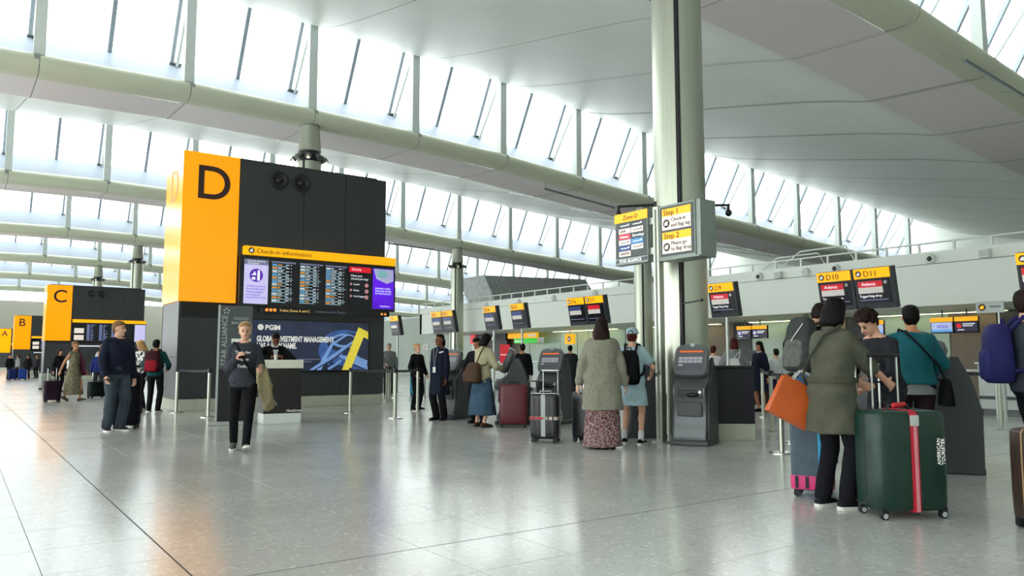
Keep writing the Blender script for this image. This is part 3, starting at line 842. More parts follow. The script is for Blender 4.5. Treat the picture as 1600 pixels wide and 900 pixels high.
# ================================================================== self-service kiosks
M_kio = pm('grey_metal_kiosk', '63676A', 0.38, metal=0.25, var=0.05)
M_kdk = pm('dark_kiosk_side', '3C3F44', 0.45, var=0.05)
M_kscr = pm('kiosk_screen', '54545E', 0.2, var=0.05, emit=0.12)
M_kor = pm('kiosk_orange', 'D9672E', 0.3, emit=0.35)
M_kbt = pm('kiosk_grey_buttons', 'A4A4AC', 0.3, emit=0.2)
def kiosk_parts():
    parts = []
    hw = 0.232
    prof = [(0.30, 0.06), (-0.27, 0.06), (-0.285, 0.14), (-0.235, 0.26), (-0.215, 0.52), (-0.27, 0.66), (-0.285, 0.74), (-0.27, 0.80), (-0.10, 0.90), (-0.05, 1.02), (0.04, 1.2), (0.10, 1.19), (0.20, 1.0), (0.30, 0.7)]
    mb = MB(); mb.prism(prof, lambda p: (-hw, p[0], p[1]), lambda p: (hw, p[0], p[1])); parts.append(('body', mb.mesh('body', M_kio, 40), None, 0.012))
    side = [(0.33, 0.0), (-0.22, 0.0), (-0.20, 0.3), (-0.17, 0.6), (-0.19, 0.78), (-0.04, 0.96), (0.05, 1.22), (0.13, 1.22), (0.24, 1.0), (0.34, 0.65)]
    for s_ in (-1, 1):
        mb = MB(); mb.prism(side, lambda p: (s_ * hw, p[0], p[1]), lambda p: (s_ * (hw + 0.03), p[0], p[1])); parts.append(('side_panel', mb.mesh('side_panel', M_kdk), None, 0.008))
    mb = MB(); mb.bb(-hw - 0.035, hw + 0.035, -0.31, 0.34, 0.0, 0.07); parts.append(('base_skirt', mb.mesh('base_skirt', M_kdk), None, 0.015))
    # tilted screen head
    til = Euler((R(-24), 0, 0)).to_matrix(); c = Vector((0, -0.09, 1.16))
    def P(x, y, z): return c + til @ Vector((x, y, z))
    out = []
    for k in range(24):
        a = 2 * PI * k / 24; ca, sa = math.cos(a), math.sin(a)
        x = math.copysign(abs(ca) ** 0.35, ca) * 0.242; z = math.copysign(abs(sa) ** 0.45, sa) * 0.235 + (0.025 * (1 - (x / 0.242) ** 2) if sa > 0 else 0)
        out.append((x, z))
    mb = MB(); mb.loft([[P(x * 0.96, -0.05, z * 0.96) for x, z in out], [P(x, -0.035, z) for x, z in out], [P(x, 0.03, z) for x, z in out], [P(x * 0.8, 0.09, z * 0.8) for x, z in out]])
    parts.append(('screen_head', mb.mesh('screen_head', M_kio, 35), None, 0))
    mb = MB(); mb.loft([[P(x, y, z) for x, z in ((-0.19, -0.15), (0.19, -0.15), (0.19, 0.17), (-0.19, 0.17))] for y in (-0.054, -0.049)]); parts.append(('screen', mb.mesh('screen', M_kscr), 'screen_head', 0))
    mb = MB(); mb.loft([[P(x, y, z) for x, z in ((-0.17, 0.12), (0.17, 0.12), (0.17, 0.15), (-0.17, 0.15))] for y in (-0.057, -0.053)]); parts.append(('title_bar', mb.mesh('title_bar', M_kor), 'screen_head', 0))
    mb = MB()
    for r_ in range(2):
        for q in range(5):
            x = -0.17 + q * 0.069; z = 0.01 - r_ * 0.05
            mb.loft([[P(x_, y, z_) for x_, z_ in ((x, z), (x + 0.061, z), (x + 0.061, z + 0.04), (x, z + 0.04))] for y in (-0.057, -0.053)])
    mb.loft([[P(x_, y, z_) for x_, z_ in ((-0.17, -0.09), (-0.11, -0.09), (-0.11, -0.06), (-0.17, -0.06))] for y in (-0.057, -0.053)])
    parts.append(('touch_button', mb.mesh('touch_button', M_kbt), 'screen_head', 0))
    # printer and reader recess
    mb = MB(); mb.bb(-0.195, 0.195, -0.295, -0.24, 0.665, 0.80); parts.append(('reader_panel', mb.mesh('reader_panel', M_kdk), None, 0.012))
    mb = MB(); mb.bb(-0.15, 0.13, -0.30, -0.28, 0.685, 0.775); parts.append(('slot', mb.mesh('slot', M_black), None, 0.01))
    mb = MB(); mb.ball((0.06, -0.28, 0.70), (0.1, 0.05, 0.035), 12, 6); parts.append(('passport_scanner', mb.mesh('passport_scanner', M_blackgl, 50), None, 0))
    mb = MB(); mb.cyl((0.165, -0.285, 0.74), (0.165, -0.305, 0.74), 0.018, n=12); parts.append(('lock', mb.mesh('lock', M_chrome, 40), None, 0))
    mb = MB(); mb.bb(-0.175, 0.175, -0.255, -0.20, 0.40, 0.60); parts.append(('printer_door', mb.mesh('printer_door', M_kdk), None, 0.01))
    mb = MB(); mb.cyl((-0.02, -0.03, 1.395), (0.04, -0.03, 1.395), 0.03, n=10); parts.append(('beacon', mb.mesh('beacon', M_lgrey, 40), None, 0))
    return parts
KP = kiosk_parts()
def kiosk(x, y, hd_, label):
    t = thing('self_service_kiosk', label, 'kiosk', (x, y, 0), head(hd_), 'self-service check-in kiosks')
    hs = None
    for nm, me, par, bev in KP:
        o = obj(nm, me, hs if par else t, bevel=bev)
        if nm == 'screen_head': hs = o
    return t
kiosk(8.57, 7.46, 206, 'grey check-in kiosk in front of the steel column beside the black desk')
kiosk(9.2, 11.45, 207, 'grey check-in kiosk behind the black and silver suitcase')
kiosk(8.50, 11.80, 142, 'grey check-in kiosk used by the woman in the cream jacket')
kiosk(8.3, 13.55, 196, 'grey check-in kiosk behind the navy uniformed staff woman')
kiosk(8.72, 8.62, 140, 'grey check-in kiosk used by the girl in the cap')
kiosk(8.64, 4.10, 130, 'grey check-in kiosk beside the woman in the teal jacket')
kiosk(9.3, 5.05, 330, 'grey check-in kiosk turned away behind the curly haired man')

# low black desk beside the near kiosk
dk = thing('service_desk', 'low black desk with a white base beside the near kiosk', 'desk', (9.62, 7.62, 0), head(228))
MB().bb(-0.28, 0.28, -0.25, 0.3, 0.0, 0.24).build('base', M_stone, dk, bevel=0.006)
MB().bb(-0.28, 0.28, -0.25, 0.3, 0.24, 1.06).build('body', pm('midnight_laminate', '12121E', 0.45), dk, bevel=0.006)
MB().bb(-0.3, 0.3, -0.27, 0.32, 1.06, 1.10).build('top', M_black, dk, bevel=0.006)

# ================================================================== bag drop signs on poles
M_sgh = pm('sign_yellow', 'FFB000', 0.35, emit=0.7)
M_sgb = pm('sign_board_dark', '30343A', 0.4)
M_sgs = pm('sign_screen_dark', '16161E', 0.2, emit=0.04)
M_sred = pm('sign_red', 'C8202E', 0.3, emit=0.4)
M_swh = pm('sign_pale', 'CFCBC6', 0.3, emit=0.3)
M_sblue = pm('sign_blue', '2E3F7A', 0.3, emit=0.3)
def bag_sign(yc, nums, label, styles, logo=True):
    n = len(nums); w = 0.715
    t = thing('bag_drop_sign', label, 'sign', (13.2, yc, 0), -PI / 2, 'bag drop signs on poles')
    MB().cyl((0.3 * (n - 1), 0.19, 0.0), (0.3 * (n - 1), 0.19, 2.3), 0.035, n=12).build('pole', M_alu, t, smooth=40)
    MB().lathe([(0.14, 0), (0.14, 0.012), (0.04, 0.02)], 18, c=(0.3 * (n - 1), 0.19, 0)).build('pole_base', M_alu, t, smooth=40)
    rt = Euler((R(10.5), 0, 0)).to_matrix()
    for k, num in enumerate(nums):
        bx = empty('board', ((k - (n - 1) / 2) * (w + 0.02), 0, 2.83)); bx.parent = t
        bx.rotation_euler = (R(10.5), 0, 0)
        x0, x1 = -w / 2, w / 2
        bx_m = MB().bb(x0, x1, 0.0, 0.13, -0.74, 0.0).mesh('board', M_sgb)
        bx2 = obj('board', bx_m, t, bx.location); bx2.rotation_euler = bx.rotation_euler; bpy.data.objects.remove(bx)
        hdr = MB().bb(x0 + 0.005, x1 - 0.04, -0.012, 0.0, -0.185, -0.005).build('header', M_sgh, bx2)
        MB().bb(x0 + 0.04, x1 - 0.06, -0.008, 0.0, -0.64, -0.21).build('screen', M_sgs, bx2)
        icon_bag(bx2, x0 + 0.10, -0.095, 0.055, -0.015)
        text(num, 0.15, M_brown, bx2, x0 + 0.19, -0.15, -0.016)
        st = styles[k]
        mb = MB(); mb.bb(x0 + 0.06, x1 - 0.2, -0.012, -0.008, -0.345, -0.235); mb.build('logo_band', M_sred if st == 'red' else M_sblue, bx2)
        mb = MB(); mb.bb(x0 + 0.06, x1 - 0.2, -0.012, -0.008, -0.455, -0.345); mb.build('pale_band', M_swh, bx2)
        if logo:
            if st == 'red': text('Avianca', 0.085, M_wht, bx2, x0 + 0.13, -0.315, -0.014)
            text('Tagged bag drop', 0.062, M_wht, bx2, x0 + 0.07, -0.525, -0.012)
            mb = MB()
            for q in range(5):
                a = 2 * PI * q / 5 + PI / 2
                cx, cz = x1 - 0.14, -0.27
                mb.loft([[(cx + math.cos(a + d) * r_, y, cz + math.sin(a + d) * r_) for d, r_ in ((0, 0.035), (0.5, 0.017), (-0.5, 0.017))] for y in (-0.008, -0.012)])
            mb.build('star_emblem', M_wht, bx2)
        MB().bb(x0 + 0.07, x1 - 0.12, -0.012, -0.008, -0.585, -0.568).build('small_print', M_hdr, bx2)
bag_sign(25.94, ['D1'], 'far single bag drop sign D1 beside the D tower', ['blue'], False)
bag_sign(22.43, ['D2', 'D3'], 'double bag drop sign D2 and D3 behind the navy staff woman', ['blue', 'blue'], False)
bag_sign(19.55, ['D4'], 'single bag drop sign D4 above the cream jacket woman', ['blue'], False)
bag_sign(18.1, ['D5'], 'single bag drop sign D5 on a pole by the kiosks', ['blue'], False)
bag_sign(15.1, ['D6', 'D7'], 'double bag drop sign D6 and D7 above the cardigan woman', ['blue', 'red'], False)
bag_sign(10.69, ['D9'], 'single bag drop sign numbered D9 on a pole', ['red'])
bag_sign(7.69, ['D10', 'D11'], 'double bag drop sign D10 and D11 above the travellers', ['red', 'red'])
bag_sign(4.66, ['D12'], 'single bag drop sign by the man with the blue backpack', ['red'])

# ================================================================== signs at the near column
sp = thing('sign_post', 'tall flat steel post between the zone and step signs', 'post', (8.32, 7.86, 0), 0)
MB().bb(-0.05, 0.05, -0.06, 0.06, 0.0, 3.45).build('upright', M_steel, sp, bevel=0.01)
MB().bb(-0.055, -0.045, -0.015, 0.015, 0.05, 3.4).build('groove', M_seam, sp)
MB().bb(-0.09, 0.09, -0.1, 0.1, 0.0, 0.02).build('foot_plate', M_alu, sp)
MB().bb(-0.02, 0.06, -0.25, 0.25, 2.75, 2.85).build('bracket', M_alu, sp); MB().bb(-0.02, 0.06, -0.25, 0.25, 3.2, 3.3).build('bracket', M_alu, sp)
M_frame = pm('grey_sign_frame', '8C9690', 0.4, metal=0.3)
M_sdk = pm('slate_sign_face', '474F50', 0.4)
def colsign(yc, w, label, name):
    t = thing(name, label, 'sign', (8.30, yc, 2.64), -PI / 2)
    MB().bb(-w / 2, w / 2, -0.04, 0.10, 0.0, 0.79).build('frame', M_frame, t, bevel=0.006)
    f = MB().bb(-w / 2 + 0.025, w / 2 - 0.02, -0.045, -0.04, 0.035, 0.76).build('panel', M_sdk, t)
    return t, f
t, f = colsign(7.44, 0.68, 'double step 1 and step 2 instruction sign before the steel column', 'instruction_sign')
for k, (s1, s2, s3, z0) in enumerate((('Step 1', 'Check-in', 'and Bag tag', 0.42), ('Step 2', 'Please go', 'to Bag drop', 0.075))):
    MB().bb(-0.27, 0.27, -0.050, -0.045, z0 + 0.20, z0 + 0.31).build('yellow_band', M_yel2, t)
    MB().bb(-0.27, 0.27, -0.050, -0.045, z0, z0 + 0.20).build('white_band', M_wht_panel, t)
    text(s1, 0.115, M_brown, t, -0.24, z0 + 0.215, -0.053)
    text(s2, 0.078, M_brown, t, -0.10, z0 + 0.115, -0.053); text(s3, 0.078, M_brown, t, -0.10, z0 + 0.035, -0.053)
    icon_bag(t, -0.185, z0 + 0.095, 0.062, -0.053)
MB().bb(-0.36, 0.42, -0.06, 0.3, -0.02, 0.0).build('shelf', M_frame, t)
MB().bb(0.34, 0.42, -0.02, 0.3, 0.0, 0.79).build('side_plate', M_frame, t)
t, f = colsign(8.36, 0.70, 'dark zone D airline directory sign with a yellow header', 'directory_sign')
MB().bb(-0.35, 0.35, -0.052, -0.04, 0.66, 0.80).build('yellow_header', M_yel2, t)
text('Zone D', 0.10, M_brown, t, 0.0, 0.695, -0.055, align='CENTER')
tiles = [('', None), ('', None), ('ANA', 'w'), ('', 'w'), ('Avianca', 'r'), ('Eurowings', None), ('', 'w'), ('', 'b'), ('', 'n'), ('', 'w'), ('UNITED', 'w')]
M_lb = pm('sign_light_blue', '4C93DA', 0.4, emit=0.25); M_pink = pm('sign_crimson', 'D83A50', 0.4, emit=0.25); M_nv = pm('sign_navy', '39508F', 0.4, emit=0.2)
for k, (s_, c_) in enumerate(tiles):
    r_, q = divmod(k, 2); x = -0.255 + q * 0.265; z = 0.57 - r_ * 0.088
    if c_: MB().bb(x, x + 0.25, -0.050, -0.045, z, z + 0.078).build('airline_tile', {'w': M_wht_panel, 'r': M_pink, 'b': M_lb, 'n': M_nv}[c_], t)
    if s_: text(s_, 0.058, M_wht if c_ in (None, 'r') else M_brown, t, x + 0.03, z + 0.02, -0.053)
    else:
        mb = MB(); mb.bb(x + 0.04, x + 0.2, -0.053, -0.049, z + 0.03, z + 0.042); mb.cyl((x + 0.215, -0.049, z + 0.045), (x + 0.215, -0.053, z + 0.045), 0.014, n=8); mb.build('airline_mark', M_wht if c_ in (None, 'b', 'n') else M_grey, t)
MB().bb(-0.33, 0.33, -0.049, -0.045, 0.088, 0.096).build('rule', M_whitep, t)
text('STAR ALLIANCE', 0.066, M_wht, t, -0.25, 0.035, -0.05, bold=0.001)
# cameras on arms
def cam_arm(p, q, label):
    t = thing('security_camera', label, 'camera', p)
    d = Vector(q) - Vector(p)
    MB().tube([(0, 0, 0), (d.x, d.y, 0)], 0.022, 8).build('arm', M_black, t)
    MB().tube([(d.x, d.y, 0.02), (d.x, d.y, -0.1)], 0.025, 8).build('drop', M_black, t)
    MB().ball((d.x, d.y, -0.13), (0.055, 0.055, 0.06), 12, 7).build('camera_head', M_blackgl, t, smooth=60)
    MB().box((0, 0, 0), (0.06, 0.06, 0.1)).build('mount', M_black, t)
cam_arm((9.30, 8.84, 3.76), (8.92, 9.32, 3.76), 'black dome camera arm above the zone D sign')
cam_arm((10.0, 8.38, 3.76), (10.32, 8.15, 3.76), 'black dome camera arm on the column beside the step sign')
br = thing('bracket_arm', 'black bracket with a grey rod on the face of the column', 'bracket', (9.33, 8.33, 0))
MB().bb(-0.02, 0.02, -0.02, 0.02, 1.55, 2.25).build('upright', M_black, br)
MB().tube([(0.0, 0, 2.08), (0.3, -0.16, 2.14)], 0.016, 6).build('rod', M_grey, br)
MB().ball((0.3, -0.16, 2.14), 0.026, 8, 6).build('rod_knob', M_black, br)
MB().tube([(0, 0, 1.6), (-0.1, -0.1, 1.5), (-0.16, -0.14, 1.42)], 0.012, 6).build('cable', M_black, br)

# ================================================================== bulkhead details
hr = thing('deck_handrail', 'long white handrail along the top of the bulkhead', 'railing', (XF + 0.12, 0, 4.57))
MB().cyl((0, -4.9, 0.29), (0, 44.4, 0.29), 0.028, n=8).build('top_rail', M_whitep, hr)
pr = MB().bb(-0.026, 0.026, -0.033, 0.033, -0.01, 0.29).mesh('rail_post', M_whitep)
for k in range(47):
    obj('rail_post', pr, hr, (0, -4.85 + k * 1.06, 0))
for n, (x0, y0) in enumerate(((0.6, 16.67), (1.5, 18.31))):
    g_ = tag(MB().tube([(XF + x0, y0 + 1.2, 4.485), (XF + x0, y0, 5.2), (XF + x0, y0 - 1.78, 5.2), (XF + x0, y0 - 2.2, 4.485)], 0.027, 6).build('ladder_hoop', M_whitep), 'bent white tube guard rail on the bulkhead deck', 'guard rail', 'guard rails on the deck')
lab_sp = 'small round white speaker on the bulkhead'
for (y, dark) in ((11.69, 1), (14.9, 1), (18.04, 1), (16.07, 0), (27.33, 0), (30.48, 0), (33.48, 0), (36.63, 0), (6.97, 1)):
    s_ = thing('wall_speaker', lab_sp + (' with a dark lens' if dark else ' with a pale lens'), 'speaker', (XF - 0.014, y, 4.337), -PI / 2, 'dark lensed speakers on the bulkhead' if dark else 'pale lensed speakers on the bulkhead')
    lm = MB().lathe([(0.165, 0), (0.165, 0.07), (0.12, 0.137), (0.08, 0.11)], 18).build('housing', M_whitep, s_, smooth=40); lm.rotation_euler = (PI / 2, 0, 0)
    lm = MB().cyl((0, 0, 0.095), (0, 0, 0.112), 0.085, n=14).build('lens', M_black if dark else M_lgrey, s_); lm.rotation_euler = (PI / 2, 0, 0)
for y in (10.11, 17.17):
    s_ = thing('flood_light', 'small square white floodlight on the bulkhead', 'light', (XF - 0.014, y, 4.31), -PI / 2, 'square floodlights on the bulkhead')
    MB().bb(-0.14, 0.14, -0.19, 0.0, -0.11, 0.14).build('housing', M_whitep, s_, bevel=0.015)
    MB().bb(-0.11, 0.11, -0.197, -0.19, -0.08, 0.11).build('lens', M_lgrey, s_)

# ------------------------------------------------------------------ screens over the desks
def desk_screen(yc, kind, label):
    t = thing('desk_screen', label, 'screen', (27.33, yc, 2.64), -PI / 2, 'screens over the check-in desks')
    t.scale = (1.37, 1.37, 1.37)
    MB().bb(-0.27, 0.27, 0.0, 0.08, -0.40, 0.0).build('case', M_blackgl, t)
    MB().bb(-0.27, 0.27, -0.01, 0.0, -0.11, 0.0).build('header', M_sgh, t)
    pn_ = MB().bb(-0.25, 0.25, -0.006, 0.0, -0.36, -0.125).build('panel', pm('screen_lit_lilac', 'B9C4F2', 0.3, emit=0.5) if kind == 'ana' else pm('screen_violet_dark', '2A1E48', 0.3, emit=0.2), t)
    if kind == 'ana':
        text('ANA', 0.13, M_vio, pn_, -0.12, -0.27, -0.008); MB().bb(-0.25, 0.25, -0.008, -0.006, -0.36, -0.30).build('blue_band', M_blu, pn_)
    else:
        MB().cyl((-0.17, -0.006, -0.22), (-0.17, -0.009, -0.22), 0.06, n=14).build('emblem', M_red if kind == 'red' else M_lav, pn_)
        mb = MB(); mb.bb(-0.08, 0.2, -0.009, -0.006, -0.19, -0.165); mb.bb(-0.08, 0.15, -0.009, -0.006, -0.235, -0.215); mb.bb(-0.2, -0.05, -0.009, -0.006, -0.33, -0.31); mb.build('text_rows', M_wht, pn_)
    MB().cyl((0, 0.05, 0.0), (0, 0.05, 0.2), 0.02, n=8).build('drop_rod', M_grey, t)
for yc, k, lb in ((11.97, 'red', 'desk screen with a red emblem, seventh from the shop front'), (12.76, 'ana', 'lilac ANA desk screen, sixth from the shop front'), (15.17, 'ana', 'lilac ANA desk screen, fifth from the shop front'), (18.31, 'lil', 'violet desk screen, fourth from the shop front'), (20.16, 'lil', 'violet desk screen, third from the shop front'), (20.94, 'lil', 'violet desk screen, second from the shop front'), (23.37, 'lil', 'violet desk screen, first from the shop front')):
    desk_screen(yc, k, lb)

# ------------------------------------------------------------------ check-in desks
M_desk = pm('pale_grey_desk', 'C3CAC6', 0.4, var=0.04)
def cdesk(y, label):
    t = thing('check_in_desk', label, 'desk', (18.0, y, 0), -PI / 2, 'check-in desks under the bulkhead')
    MB().bb(-0.75, 0.75, 0.05, 0.75, 0.0, 0.14).build('plinth', M_grey, t)
    MB().bb(-0.8, 0.8, 0.0, 0.8, 0.14, 0.98).build('body', M_desk, t, bevel=0.01)
    MB().bb(-0.84, 0.84, -0.06, 0.45, 1.1, 1.14).build('upper_shelf', M_alu, t, bevel=0.01)
    MB().bb(-0.8, 0.8, 0.0, 0.06, 0.98, 1.1).build('front_panel', M_green, t)
    MB().bb(-0.8, 0.8, 0.06, 0.8, 0.98, 1.0).build('worktop', M_grey, t)
    m_ = MB().bb(-0.05, 0.4, 0.3, 0.33, 1.14, 1.46).build('monitor', M_kdk, t, bevel=0.01)
    MB().bb(0.13, 0.21, 0.31, 0.36, 1.0, 1.2).build('monitor_stand', M_kdk, m_)
    MB().bb(-0.8, -0.02, -0.012, 0.0, 0.35, 0.42).build('stripe', M_kdk, t)
    return t
ylist = [4.6, 6.9, 9.2, 11.5, 13.8, 16.1, 18.4, 20.7, 23.0, 25.3]
nm = ['tenth', 'ninth', 'eighth', 'seventh', 'sixth', 'fifth', 'fourth', 'third', 'second', 'first']
for y, q in zip(ylist, nm):
    cdesk(y, 'pale grey check-in desk with monitor, ' + q + ' from the shop front')
    # baggage scale beside the desk
    b_ = thing('baggage_scale', 'low steel baggage scale, ' + q + ' from the shop front', 'scale', (17.9, y + 1.15, 0), -PI / 2, 'baggage scales between desks')
    MB().bb(-0.3, 0.3, 0.0, 1.0, 0.0, 0.28).build('housing', M_alu, b_, bevel=0.01)
    MB().bb(-0.27, 0.27, 0.02, 0.98, 0.28, 0.31).build('belt', M_rubber, b_)
# hoop rails in front of the desks
for k, y in enumerate((6.0, 6.9)):
    tag(MB().tube([(16.9, y, 0), (16.9, y, 0.85), (16.9, y + 0.1, 0.97), (16.9, y + 0.65, 0.97), (16.9, y + 0.75, 0.85), (16.9, y + 0.75, 0)], 0.03, 8).build('hoop_rail', M_alu, smooth=60), 'steel hoop rail in front of the desks by the blue backpack', 'rail', 'hoop rails before the desks')

# ------------------------------------------------------------------ far end: shop front and hanging signs
sh = thing('shop_front', 'dark currency exchange shop front with a red sign', 'shop', (28.5, 42.2, 0), -PI / 2)
MB().bb(-1.98, 1.98, 0.06, 0.3, 0.0, 2.72).build('opening', pm('dark_shop_interior', '2B2430', 0.4, var=0.2), sh)
MB().bb(-1.7, 1.98, -0.07, 0.3, 2.465, 2.88).build('fascia', M_dark, sh)
text('Currency Exchange', 0.26, M_wht, sh, -1.3, 2.575, -0.075, sx=0.95)
MB().bb(-2.08, -1.45, -0.14, 0.14, 2.3, 2.88).build('red_sign', M_red, sh)
MB().bb(-2.08, -1.75, 0.0, 0.3, 0.0, 2.3).build('pier', M_whitep, sh)
MB().bb(-0.95, -0.14, 0.02, 0.07, 1.35, 1.96).build('lit_screen', pm('violet_glow', '7A3FC8', 0.4, emit=0.6), sh)
MB().bb(-1.4, 1.6, -0.4, 0.06, 0.0, 1.05).build('counter', M_whitep, sh)
hs = thing('hanging_sign', 'hanging yellow and green arrivals sign by the shop front', 'sign', (28.15, 38.13, 2.30), -PI / 2)
hs.scale = (1.37, 1.37, 1.37)
MB().bb(-1.05, 1.15, 0, 0.1, 0.17, 0.4).build('yellow_panel', M_yel2, hs)
MB().bb(-0.55, 1.15, 0, 0.1, -0.05, 0.16).build('green_panel', pm('lit_green', '35C33A', 0.4, emit=0.6), hs)
text('Departures', 0.15, M_wht, hs, -0.5, 0.0, -0.004)
mb = MB()
for k in range(4): mb.cyl((0.55 + k * 0.16, 0, 0.285), (0.55 + k * 0.16, -0.006, 0.285), 0.065, n=12)
mb.build('pictogram', M_white, hs)
for x in (-0.7, 0.8): MB().cyl((x, 0.05, 0.4), (x, 0.05, 0.5), 0.015, n=6).build('drop_rod', M_grey, hs)
sq = thing('square_sign', 'small square yellow pictogram sign above the desks', 'sign', (28.15, 33.55, 2.10), -PI / 2)
sq.scale = (1.37, 1.37, 1.37)
MB().bb(-0.27, 0.27, 0, 0.1, 0, 0.42).build('panel', M_yel2, sq)
icon_bag(sq, 0, 0.21, 0.11)
MB().cyl((0, 0.05, 0.4), (0, 0.05, 0.62), 0.015, n=6).build('drop_rod', M_grey, sq)
for (x, y, z, lb) in ((19.6, 25.2, 1.92, 'small white notice plate on a stalk near the square yellow sign'), (13.0, 11.25, 1.95, 'small white notice plate on a stalk beside sign D9'), (14.5, 5.95, 2.0, 'small white notice plate on a stalk beside the blue backpack'), (15.2, 27.0, 1.6, 'small white notice plate on a stalk behind the navy staff woman')):
    t = thing('notice_plate', lb, 'notice', (x, y, 0), -PI / 2, 'notice plates on stalks')
    MB().cyl((0.12, 0.03, 0), (0.12, 0.03, z + 0.1), 0.018, n=8).build('stalk', M_alu, t)
    MB().lathe([(0.11, 0), (0.11, 0.01), (0.03, 0.018)], 14, c=(0.12, 0.03, 0)).build('foot', M_alu, t)
    pl_ = MB().bb(-0.22, 0.22, -0.01, 0.02, z, z + 0.2).build('plate', M_lgrey, t)
    icon_bag(pl_, -0.12, z + 0.1, 0.06, -0.014, M_brown, M_yel2)
    MB().bb(0.0, 0.18, -0.014, -0.01, z + 0.09, z + 0.12).build('text_line', M_grey, pl_)

# ------------------------------------------------------------------ light troughs over the desks
M_cove = pm('warm_light_trough', 'F4F0B8', 0.4, emit=5.0)
for k, (y0, y1) in enumerate(((4.78, 8.6), (11.2, 15.85), (17.2, 21.6), (23.2, 28.0), (30.1, 35.5))):
    t = thing('light_trough', 'warm light trough in the ceiling above the check-in desks', 'light', (28.6, (y0 + y1) / 2, 2.855), 0, 'light troughs above the desks')
    h = (y1 - y0) / 2
    MB().bb(-0.13, 0.13, -h, h, 0.0, 0.05).build('housing', M_whitep, t)
    MB().bb(-0.10, 0.10, -h + 0.03, h - 0.03, -0.012, 0.0).build('diffuser', M_cove, t)

rs_ = thing('notice_stand', 'red notice stand behind the cream jacket woman', 'notice', (9.0, 12.75, 0), head(236))
MB().cyl((0, 0.02, 0), (0, 0.02, 1.3), 0.02, n=8).build('pole', M_alu, rs_); MB().lathe([(0.14, 0), (0.14, 0.012), (0.03, 0.02)], 16).build('foot', M_alu, rs_)
rp_ = MB().bb(-0.1, 0.1, -0.01, 0.02, 1.12, 1.50).build('panel', M_sred, rs_); text('Avianca', 0.05, M_wht, rp_, -0.085, 1.28, -0.013)
# ================================================================== people
def rx(p, c, a):
    y, z = p[1] - c[1], p[2] - c[2]
    return Vector((p[0], c[1] + y * math.cos(a) - z * math.sin(a), c[2] + y * math.sin(a) + z * math.cos(a)))
def ik(a, t, l1, l2, hint):
    a = Vector(a); t = Vector(t); d = t - a; L_ = d.length
    mx = (l1 + l2) * 0.995
    if L_ > mx: d = d * (mx / L_); L_ = mx; t = a + d
    u = d.normalized()
    x = (l1 * l1 - l2 * l2 + L_ * L_) / (2 * L_)
    h = math.sqrt(max(l1 * l1 - x * x, 0))
    n = Vector(hint); n = n - u * n.dot(u)
    if n.length < 1e-4: n = Vector((0, 1, 0.01)) - u * u.y
    n.normalize()
    return a + u * x + n * h, t
def remeshed(mb, name, mat, parent, vox, smooth=3, disp=0.0, dscale=0.25):
    me = mb.mesh(name, mat)
    o = obj(name, me, parent)
    r_ = o.modifiers.new('remesh', 'REMESH'); r_.mode = 'VOXEL'; r_.voxel_size = vox; r_.use_smooth_shade = True
    if smooth:
        s_ = o.modifiers.new('smooth', 'SMOOTH'); s_.iterations = smooth; s_.factor = 0.5
    if disp > 0:
        key = 'folds_%d' % int(dscale * 1000)
        tx = bpy.data.textures.get(key) or bpy.data.textures.new(key, 'CLOUDS')
        tx.noise_scale = dscale
        d_ = o.modifiers.new('folds', 'DISPLACE'); d_.texture = tx; d_.strength = disp; d_.mid_level = 0.5; d_.texture_coords = 'GLOBAL'
    return o
SK = {'fair': pm('fair_skin', 'D9A78C', 0.5, var=0.05, spec=0.35), 'tan': pm('tan_skin', 'B9805E', 0.5, var=0.05, spec=0.35), 'brown': pm('brown_skin', '7A4A33', 0.5, var=0.05, spec=0.35), 'dark': pm('dark_skin', '3F2720', 0.45, var=0.06, spec=0.4)}
def fab(name, c, var=0.12, scale=9, bump=0.25, bs=90, rough=0.85):
    return pm(name, c, rough, var=var, scale=scale, bump=bump, bscale=bs, spec=0.12)
HB = pm('black_hair', '0E0B0A', 0.6, spec=0.15, var=0.3, scale=20, bump=0.5, bscale=60, stretch=(1, 1, 0.2))
HD = pm('dark_brown_hair', '21140F', 0.6, spec=0.15, var=0.3, scale=20, bump=0.5, bscale=60, stretch=(1, 1, 0.2))
HR = pm('auburn_hair', '4A1B18', 0.6, spec=0.15, var=0.3, scale=20, bump=0.5, bscale=60, stretch=(1, 1, 0.2))
HBL = pm('blonde_hair', 'C79F63', 0.6, spec=0.15, var=0.25, scale=20, bump=0.5, bscale=60, stretch=(1, 1, 0.2))
HSB = pm('sandy_hair', '7D5A3A', 0.6, spec=0.15, var=0.25, scale=20, bump=0.5, bscale=60, stretch=(1, 1, 0.2))
HG = pm('grey_hair', 'A7A5A0', 0.5, var=0.2, scale=20, bump=0.5, bscale=60)
M_eye = pm('dark_eye', '20140F', 0.2); M_lip = pm('lip', 'A45A50', 0.5); M_sole = pm('white_sole', 'D9D8D0', 0.6); M_shb = fab('black_shoe', '16161A', rough=0.5)

